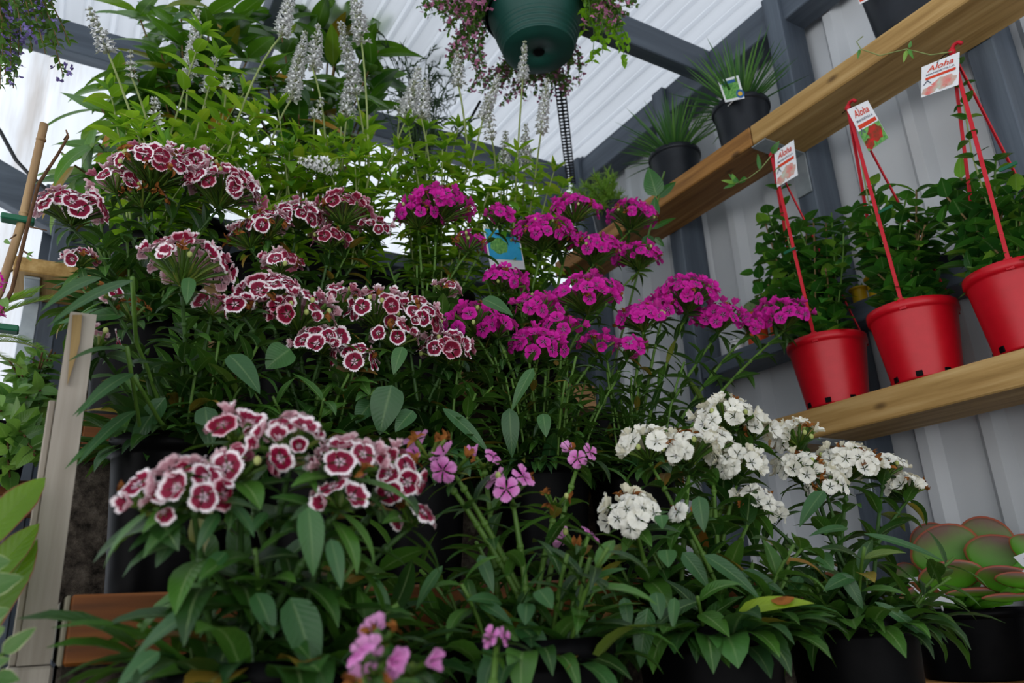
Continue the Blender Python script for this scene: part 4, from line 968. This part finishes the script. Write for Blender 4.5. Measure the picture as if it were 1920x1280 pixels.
# ------------------------------------------------------------------ three red pots with hangers on the lower shelf
RED = [dict(y=.922, hook=(1447, 291), lab='leftmost red hanging pot with a glossy climbing plant and a folded tag', straps=[((1578, 617), 1), ((1476, 640), -1)], ell=(1500, 480, 95, 120)),
       dict(y=.737, hook=(1590, 203), lab='middle red hanging pot with a glossy climbing plant, its tag hanging straight', straps=[], ell=(1680, 430, 105, 110)),
       dict(y=.556, hook=(1785, 97), lab='rightmost red hanging pot with a glossy climbing plant, its tag tilted flat', straps=[], ell=(1850, 400, 115, 120))]
for i, q in enumerate(RED):
    X = 1.306; c = V(X, q['y'], Z1+.0005); t = thing('red_hanging_pot', c, q['lab'], 'pot plant', 'red hanging pots on the lower shelf')
    r, h = .076, .137; pot(t, c, r, h, 'red', taper=.75, slots=8)
    hk = aX(*q['hook'], 1.243); hg = MB()
    for k, a in enumerate((3.5, 1.2, 5.55)):
        b = c+V((r-.002)*math.cos(a), (r-.002)*math.sin(a), h*.93); tt = nrm(hk-b); s = nrm(np.cross(tt, V(math.cos(a), math.sin(a), .2))); nrmv = np.cross(s, tt)
        L = np.linalg.norm(hk-b); hg.box((-.0032, 0, -.0012), (.0032, L, .0012), 0, (np.array([s, tt, nrmv]).T, b))
        hg.box((-.006, -.008, -.0018), (.006, .012, .0018), 0, (np.array([s, tt, nrmv]).T, b))
    ho = [hk+V(0, .0, -.004), hk+V(0, 0, .004), hk+V(0, -.006, .010), hk+V(0, -.014, .010), hk+V(0, -.018, .004)]
    hg.tube(ho, .0035, 6); hg.blob(hk, .0065, 0)
    part('hanger', hg, [M['redstrap']], t)
    fo = MB(); top = c+UP*h*.83; ex, ey, rx, ry = q['ell']; nst = 28
    for k in range(nst):
        u = R.random()**.5; a = U(0, 6.28); px, py = ex+rx*u*math.cos(a), ey+ry*u*math.sin(a)*.95
        e = aX(px, py, U(1.25, 1.36)); b = top+V(U(-.04, .03), U(-.04, .04), 0)
        path = bez(b, (b+e)/2+V(U(-.02, .02), U(-.02, .02), .01), e, 8); mb = MB(); mb.tube(path, .0018, 5); part('stem', mb, [M['stemwood'] if k % 2 else M['stemgreen']], t)
        pairs(fo, path, .015, plen(path)+.001, .022, .05, .03, .55, 'ovate', 0, .6, fold=.18, Lend=.75)
    # a climbing stem that follows the hanger up to the hook
    b = top+V(-.02, 0, 0); path = np.array([b, b*.7+hk*.3+V(.012, .01, 0), b*.45+hk*.55+V(-.008, .006, 0), b*.2+hk*.8+V(.006, .004, 0), hk-UP*.012+V(.004, 0, 0)])
    mb = MB(); mb.tube(path, .0014, 5); part('stem', mb, [M['stempale']], t)
    pairs(fo, path, .05, plen(path)*(.62 if i == 1 else .97), .034, .034, .017, .5, 'ovate', 0, .5)
    if i != 1:                                                    # tendril reaching out from the hook
        tp = [(1447, 291), (1425, 318), (1405, 333), (1378, 345)] if i == 0 else [(1785, 97), (1745, 103), (1700, 92), (1650, 104), (1614, 92), (1606, 78), (1618, 68)]
        path = np.array([aX(x, y, 1.238-.004*j) for j, (x, y) in enumerate(tp)]); mb = MB(); mb.tube(path, .0011, 5); part('tendril', mb, [M['stempale']], t)
        if i == 0:
            for (x0, y0, x1, y1, wd) in ((1400, 333, 1383, 343, 12), (1385, 343, 1364, 322, 10), (1380, 344, 1348, 334, 9), (1380, 345, 1352, 352, 9), (1380, 345, 1372, 323, 11), (1425, 318, 1420, 285, 9), (1447, 288, 1460, 264, 14)):
                a = aX(x0, y0, 1.232); e = aX(x1, y1, 1.228); fo.leaf(a, e-a, nrm(-a)+UP*.4, np.linalg.norm(e-a), wd*1.5/F, .3, .15, 'ovate', 0, U(.5, 1), 7)
        else:
            for (x0, y0, x1, y1, wd) in ((1700, 94, 1694, 116, 7), (1703, 92, 1712, 108, 6), (1705, 90, 1708, 76, 6), (1612, 92, 1608, 110, 6)):
                a = aX(x0, y0, 1.225); e = aX(x1, y1, 1.222); fo.leaf(a, e-a, nrm(-a)+UP*.4, np.linalg.norm(e-a), wd*1.5/F, .3, .15, 'ovate', 0, U(.8, 1), 7)
    part('foliage', fo, [M['dipl']], t)
    ti = MB(); p = aX(*[(1480, 470), (1660, 392), (1890, 312)][i], 1.235); ti.box(p-V(.001, .014, .003), p+V(.001, .014, .003)); part('plant_tie', ti, [M['tie']], t)
    # tag
    Xt = 1.236; quad = [[(1457, 351), (1496, 328), (1488, 262), (1452, 287)], [(1629, 284), (1666, 258), (1627, 188), (1588, 206)], [(1727, 183), (1797, 159), (1799, 97), (1728, 126)]][i]
    off = [(0, 0, 0, 0), (0, 0, 0, 0), (0, 0, 0, 0)][i]
    pts = [aX(x, y, Xt+o2) for (x, y), o2 in zip(quad, off)]
    mats = [M['white'], M['ink_pink'] if i == 1 else M['ink_fade'], M['ink_red'], M['ink_green'], M['ink_grey']]
    ex = [(1, disc(.62, .25, .33, .19, 20, .12)), (1, disc(.22, .14, .2, .13, 16, .12)), (2, rect(.12, .50, .92, .58))] if i != 1 else \
         [(3, rect(.0, .0, 1, .46)), (1, disc(.62, .26, .32, .19, 20, .12)), (1, disc(.2, .12, .2, .12, 16, .12)), (2, rect(.1, .49, .94, .58))]
    ex += [(4, [(.05, .36), (.17, .50), (.29, .36), (.25, .36), (.17, .45), (.09, .36)])]
    o, P, n = card(t, 'plant_tag', pts, .0006, mats, None, ex)
    text(o, 'Aloha', P, n, .16, .74, .17, 'ink_red', .70, .25)
    text(o, 'MANDEVILLA', P, n, .14, .63, .055, 'ink_grey', .76)
    mb = MB(); q2 = P(.42, .93); mb.tube([q2, (q2+hk)/2+UP*.004, hk], .0011, 4); mb.tube([hk, hk+V(-.004, .012, -.006)], .001, 4); part('tag_tie', mb, [M['black']], t)

# ------------------------------------------------------------------ small things on the ledges between the studs
for (y, r, h, lab) in ((.905, .019, .040, 'small yellow pot with a tiny succulent, left of the two'), (.862, .024, .048, 'larger yellow pot with a tiny succulent, right of the two')):
    c = V(1.425, y, .5655); t = thing('small_pot', c, lab, 'pot plant', 'yellow pots on the ledge'); pot(t, c, r, h, 'yellow')
    fo = MB()
    for k in range(14): a = k*2.4; fo.leaf(c+UP*h*.85, nrm(V(math.cos(a), math.sin(a), U(.3, 1.4))), UP, U(.012, .02), .009, -.3, -.3, 'obov', 0)
    part('foliage', fo, [M['shade']], t)
mb = MB()
for a, b in (((1.392, .59, .5653), (1.472, .80, .569)), ((1.392, .59, .569), (1.396, .80, .592)), ((1.468, .59, .569), (1.472, .80, .592)), ((1.396, .59, .569), (1.468, .594, .592)), ((1.396, .796, .569), (1.468, .80, .592))): mb.box(a, b)
single('seed_tray', mb, [M['dark']], 'black plastic tray on the ledge behind the middle red pot', 'tray')
for (y, r, hh, lab) in ((1.19, .024, .05, 'round spiny cactus in an orange pot on the ledge'), (1.12, .024, .055, 'second cactus in an orange pot, nearer the leftmost red pot')):
    c = V(1.43, y, .5655); t = thing('potted_cactus', c, lab, 'cactus', 'cacti on the ledge'); pot(t, c, r+.006, .082, 'orange')
    mb = MB(); sp = MB(); n = 26; cc = c+UP*.068
    prof = [(r*math.sin(math.pi*k/12)**.8 if k < 12 else 0, hh*(1-math.cos(math.pi*k/12))/2) for k in range(13)]
    vs = []
    for rr, z in prof:
        for j in range(n): an = 2*math.pi*j/n; q = rr*(1+.10*(1 if j % 2 else -1)); vs.append(cc+V(q*math.cos(an), q*math.sin(an), z))
    mb.add(vs, [[k*n+j, k*n+(j+1) % n, (k+1)*n+(j+1) % n, (k+1)*n+j] for k in range(12) for j in range(n)])
    for k in range(2, 11):
        for j in range(1, n, 2):
            an = 2*math.pi*j/n; rr, z = prof[k]; p = cc+V(rr*1.1*math.cos(an), rr*1.1*math.sin(an), z)
            for _ in range(2): sp.leaf(p, nrm(V(math.cos(an), math.sin(an), 0)+rvec()*.6), UP, .007, .0008, 0, 0, 'needle', 0, nl=3)
    part('body', mb, [M['cactus']], t); part('spines', sp, [M['white']], t)
c = V(1.43, 1.26, .5655); t = thing('potted_seedling', c, 'tiny pale seedling in a white pot beside the round cactus', 'pot plant'); pot(t, c, .022, .035, 'white')
fo = MB()
for k in range(12): a = k*2.4; fo.leaf(c+UP*.03, nrm(V(math.cos(a), math.sin(a), U(.5, 1.6))), UP, .02, .007, .2, .2, 'ovate', 0)
part('foliage', fo, [M['shade']], t)

# ------------------------------------------------------------------ paddle succulent on the lowest shelf
c = V(1.34, .785, Z0+.0005); t = thing('potted_succulent', c, 'paddle-leaved succulent with red-edged round leaves in a black pot', 'succulent')
pot(t, c, .095, .105, 'black', taper=.82)
ROOT = c+UP*.105
def paddle(cx, cy, rx, ry, ang, X, tiltx=0.):
    """thick round leaf centred where the photograph shows it, rooted at the crown"""
    ce = aX(cx, cy, X); sc_ = depth(ce)/F; vd = nrm(ce); e1 = nrm(np.cross(vd, UP)); e2 = np.cross(e1, vd)
    ca, sa = math.cos(ang), math.sin(ang); a = ca*e1+sa*e2; b = -sa*e1+ca*e2; b = nrm(b-vd*tiltx)   # b: root -> tip
    n2 = np.cross(a, b); mb = MB(); nr, nt = 6, 28; vs = []; at = []
    for side in (1, -1):
        for i in range(nr+1):
            u = i/nr
            for j in range(nt):
                th = 2*math.pi*j/nt; wob = 1+.04*math.sin(2*th+cx)
                xx = math.cos(th)*u*rx*wob*sc_*(1-.22*max(0, -math.sin(th))*u); yy = math.sin(th)*u*ry*wob*sc_
                th2 = .0055*(1-u**3)+.0012
                vs.append(ce+a*xx+b*yy+n2*(side*th2+.10*rx*sc_*(u*u)*(.6))); at.append((.5, u, .5+.5*math.sin(th)*u, 0))
    K = (nr+1)*nt
    fs = [[i*nt+j, i*nt+(j+1) % nt, (i+1)*nt+(j+1) % nt, (i+1)*nt+j] for i in range(nr) for j in range(nt)]
    fs += [[K+f for f in q[::-1]] for q in fs]
    fs += [[nr*nt+j, nr*nt+(j+1) % nt, K+nr*nt+(j+1) % nt, K+nr*nt+j] for j in range(nt)]
    mb.add(vs, fs, 0, at)
    lo = ce-b*ry*.9*sc_; mb.tube([lo, lo*.4+ROOT*.6, ROOT], [.007, .006, .006], 7, 0, True, (.5, .2, .2, 0))
    part('paddle_leaf', mb, [M['paddle']], t)
for q in ((1772, 1033, 62, 48, .25, 1.30), (1850, 1014, 47, 46, -.2, 1.345), (1880, 1048, 62, 46, -.35, 1.315), (1782, 1078, 58, 30, .15, 1.255, .5), (1890, 1086, 56, 28, -.2, 1.27, .5), (1912, 1086, 40, 17, -.1, 1.245, .5),
          (1745, 1012, 38, 30, .4, 1.36), (1800, 1004, 40, 18, .1, 1.372), (1700, 1078, 24, 24, .5, 1.32), (1712, 1112, 36, 14, .5, 1.25, .8), (1830, 1108, 50, 10, 0, 1.26, .9), (1890, 1118, 46, 9, 0, 1.255, .9), (1935, 1030, 40, 26, -.6, 1.30)):
    paddle(*q)
pts = [aX(1745, 1133, 1.24), aX(1790, 1131, 1.24), aX(1735, 1080, 1.245), aX(1692, 1084, 1.245)]
o, P, n = card(t, 'plant_label', pts, .0006, [M['white'], M['ink_brown'], M['ink_yellow']], 'white label with a brown picture', [(1, rect(.1, .35, .95, .85)), (2, rect(.05, .02, .3, .09))])
mb = MB(); mb.tube([P(.5, .05), ROOT+V(-.06, 0, -.012)], .0016, 5); part('stake', mb, [M['white']], t)
pts = [aX(1918, 1062, 1.235), aX(1945, 1056, 1.235), aX(1934, 1030, 1.235), aX(1900, 1044, 1.235)]
o, P, n = card(t, 'plant_label', pts, .0006, [M['white']], 'plain white label with grey lettering')
text(o, 'Op', P, n, .42, .40, .28, 'ink_grey', .4)
mb = MB(); mb.tube([P(.5, .05), ROOT+V(-.03, -.05, -.012)], .0016, 5); part('stake', mb, [M['white']], t)

# ------------------------------------------------------------------ blue picture label among the magenta flowers
c = V(.757, 1.28, .575); t = thing('plant_label', c, 'sky-blue and white picture label among the magenta sweet williams', 'label')
pts = [aY(x, y, 1.20) for x, y in ((920, 502), (985, 505), (972, 432), (905, 424))]
o, P, n = card(t, 'card', pts, .0006, [M['white'], M['ink_sky'], M['ink_green'], M['ink_blue']], None, [(1, rect(.04, .22, .97, .95)), (2, disc(.35, .55, .25, .2, 16, .1)), (3, rect(.3, .80, .75, .88))])
mb = MB(); mb.tube([P(.5, .04, -.001), c-UP*.03], .002, 6); part('stake', mb, [M['white']], t)

# ------------------------------------------------------------------ left edge: bamboo cane plant, cable, shelf, shrubs, bromeliad
BY = .98
c = V(-.13, BY, .06); t = thing('potted_climber', c, 'bare woody climber tied to a bamboo cane at the left edge', 'plant'); pot(t, c, .06, .13)
a = aY(83, 232, BY-.03); b = c+UP*.10; mid = aY(40, 420, BY-.01)
path = np.array([b, aY(0, 545, BY), mid, aY(62, 325, BY-.02), a]); mb = MB()
fine = np.concatenate([np.linspace(path[i], path[i+1], 4, endpoint=False) for i in range(4)]+[path[-1:]])
mb.tube(fine, .0047, 10); 
for f in (aY(77, 262, BY-.028), aY(45, 400, BY-.012), aY(14, 505, BY-.002)): mb.blob(f, .0058, 0, (1, 1, .5), 10, 5)
part('cane', mb, [M['bamboo']], t)
mb = MB(); mb.tube([b+V(.01, 0, 0), aY(22, 545, BY-.01), aY(55, 410, BY-.02), aY(72, 345, BY-.03), aY(108, 290, BY-.04), aY(128, 256, BY-.05), aY(124, 244, BY-.05)], [.0024, .0024, .0022, .0021, .0018, .0015, .001], 6)
for (x0, y0, x1, y1) in ((55, 425, 88, 432), (112, 284, 122, 290), (98, 305, 86, 318), (43, 470, 60, 480), (120, 262, 128, 250), (30, 440, 18, 448)): mb.tube([aY(x0, y0, BY-.03), aY(x1, y1, BY-.04)], [.0012, .0006], 4)
part('stem', mb, [M['twig']], t)
for (x, y, Yq) in ((34, 412, BY-.012), (4, 615, BY)):
    mb = MB(); p = aY(x, y, Yq); mb.box(p-V(.017, .007, .0038), p+V(.016, .008, .0038)); part('plant_tie', mb, [M['tie']], t)
fo = MB(); fl = MB()
for (x0, y0, x1, y1, wd) in ((50, 478, 62, 472, 4), (50, 480, 58, 488, 4), (115, 288, 122, 291, 4), (8, 450, 18, 456, 7), (3, 560, 14, 575, 14), (0, 740, 3, 760, 12)):
    a = aY(x0, y0, BY-.04); e = aY(x1, y1, BY-.05); fo.leaf(a, e-a, nrm(-a), np.linalg.norm(e-a), wd*1.1/F, .2, .2, 'ovate', 0, .8)
for (px, py) in ((2, 515), (4, 528), (1, 540), (3, 580), (2, 592)):
    p = aY(px, py, BY-.03)
    for _ in range(4): fl.leaf(p, rvec(), UP, .006, .004, .3, .2, 'obov', 0)
part('foliage', fo, [M['shade']], t); part('flowers', fl, [M['p_mag']], t)
mb = MB(); mb.tube([aY(-60, 170, 1.79), aY(0, 245, 1.79), aY(30, 300, 1.79), aY(58, 330, 1.785), aY(90, 357, 1.79), aY(120, 372, 1.80)], .0042, 8); single('cable', mb, [M['wire']], 'thin dark cable sagging down the back wall behind the bamboo cane', 'cable')
timber('wall_shelf', (-.112, 1.64, .663), (.05, 1.80, .693), M['pine_y'], 'short pale wooden shelf on the back wall at the left', 'shelf')
mb = MB(); mb.box((-.092, 1.795, .50), (-.064, 1.7995, .662)); mb.box((-.092, 1.66, .656), (-.064, 1.7995, .6625)); single('shelf_bracket', mb, [M['galv']], 'pale steel bracket under the short wooden shelf at the left', 'bracket')
timber('wall_shelf', (-.20, 1.50, .212), (.012, 1.80, .238), M['treated_x'], 'lower brown shelf glimpsed behind the bromeliad leaves', 'shelf')
def shrub(c, lab, ells, m, potm, L, W, n, potr=.05, poth=.1, cat='shrub'):
    t = thing('potted_shrub', c, lab, cat); pot(t, c, potr, poth, potm); fo = MB(); top = np.asarray(c, float)+UP*poth*.85
    for k in range(n):
        ex, ey, rx, ry, Y = R.choice(ells); u = R.random()**.5; a = U(0, 6.28); e = aY(ex+rx*u*math.cos(a), ey+ry*u*math.sin(a), Y+U(-.05, .05))
        path = bez(top, (top+e)/2+UP*.02, e, 6); mb = MB(); mb.tube(path, .0016, 5); part('stem', mb, [M['twig']], t)
        pairs(fo, path, plen(path)*.45, plen(path)+.001, .022, L, W, .5, 'ovate', 0, .6, Lend=.8)
    part('foliage', fo, [m], t); return t
shrub(aY(48, 822, 1.56), 'light green oval-leaved shrub in a yellow pot at the left edge', [(30, 700, 60, 60, 1.52), (75, 720, 40, 60, 1.52), (40, 760, 60, 40, 1.5), (90, 660, 16, 20, 1.5)], M['shade'], 'yellow', .046, .021, 26, .03, .06)
shrub(aY(-15, 905, 1.44), 'second pale green shrub below the yellow pot at the left edge', [(40, 830, 45, 40, 1.4), (10, 860, 40, 40, 1.4), (70, 800, 25, 30, 1.42)], M['shade'], 'black', .046, .023, 16, .045, .09)
c = aY(-150, 790, 1.3); t = thing('potted_fern', c, 'feathery pale fern fronds at the left edge below the short shelf', 'plant'); pot(t, c, .05, .1); fo = MB(); st = MB()
for tip in ((50, 640), (80, 655), (70, 545), (60, 555), (100, 560), (40, 690), (20, 620)):
    e = aY(*tip, 1.3); b = c+UP*.09; path = bez(b, (b+e)/2+UP*.04, e, 12); st.tube(path, .0012, 4); tot = plen(path)
    for s in np.linspace(tot*.3, tot*.99, 34):
        p, tt = along(path, s)
        for sg in (-1, 1): fo.leaf(p, nrm(np.cross(tt, UP)*sg*.8+tt*.7+UP*.3), UP, .02, .0022, .2, .2, 'needle', 0, None, 4)
part('stem', st, [M['stempale']], t); part('foliage', fo, [M['pine']], t)
c = V(-.115, .72, -.16); t = thing('potted_bromeliad', c, 'bromeliad with broad green red-tipped leaves at the left edge', 'plant'); pot(t, c, .055, .11)
for (x0, y0, x1, y1, wd, k) in ((-60, 1040, 84, 888, 48, .8), (-60, 1130, 72, 975, 40, .8), (-60, 1220, 68, 1005, 46, .3), (-90, 1100, -60, 850, 60, .5), (-130, 1200, -220, 1000, 60, .5)):
    a = c+UP*.10; m1 = aY(x0, y0, .70); e = aY(x1, y1, .70); mb = MB(); mb.leaf(m1, e-m1, nrm(-m1)+UP*.5, np.linalg.norm(e-m1), wd*.72/F, .25, .3, 'strap', 0, k, 12)
    mb.leaf(a, m1-a, UP, np.linalg.norm(m1-a)*1.1, .03, -.1, .4, 'strap', 0, k, 8); part('leaf', mb, [M['brom']], t)
mb = MB(); mb.box((-.30, .62, -.1995), (-.04, .86, -.1605)); mb.box((-.28, .64, FLOOR), (-.25, .67, -.1995)); mb.box((-.08, .64, FLOOR), (-.05, .67, -.1995)); mb.box((-.28, .80, FLOOR), (-.25, .83, -.1995)); mb.box((-.08, .80, FLOOR), (-.05, .83, -.1995))
single('plant_bench', mb, [M['weathered']], 'low grey bench under the bromeliad, left of the stand', 'bench')
c = V(-.10, .60, -.345); t = thing('potted_variegated_plant', c, 'cream-edged variegated plant in the bottom left corner', 'plant'); pot(t, c, .045, .10); fo = MB(); st = MB()
for (x0, y0, x1, y1, wd) in ((-40, 1110, 42, 1078, 36), (-30, 1165, 16, 1140, 26), (-30, 1200, 6, 1175, 28), (4, 1225, 66, 1174, 22), (-20, 1250, 18, 1232, 16), (-10, 1270, 36, 1272, 24), (-20, 1060, 18, 1050, 26), (-60, 1080, -20, 1040, 30)):
    a = aY(x0, y0, .58); e = aY(x1, y1, .575); fo.leaf(a, e-a, nrm(-a)+UP*.4, np.linalg.norm(e-a), wd*.62/F, .3, .2, 'ovate', 0, None, 9, wave=.06)
    b = c+UP*.08; st.tube(bez(b, (a+b)/2+V(-.01, 0, .02), a, 5), .0016, 5)
part('stem', st, [M['stemgreen']], t); part('foliage', fo, [M['varieg']], t)
mb = MB()
mb.box((-.17, .53, -.385), (-.03, .615, -.3455)); mb.box((-.16, .535, FLOOR), (-.14, .555, -.385)); mb.box((-.06, .535, FLOOR), (-.04, .555, -.385)); mb.box((-.16, .59, FLOOR), (-.14, .61, -.385)); mb.box((-.06, .59, FLOOR), (-.04, .61, -.385))
single('plant_bench', mb, [M['weathered']], 'small low bench under the variegated plant', 'bench')
mb = MB(); mb.box((-.42, .88, .035), (-.065, 1.10, .0595))
for x in (-.40, -.09):
    for y in (.89, 1.07): mb.box((x, y, FLOOR), (x+.02, y+.02, .035))
single('plant_bench', mb, [M['weathered']], 'tall narrow bench carrying the bamboo-staked climber, left of the stand', 'bench')
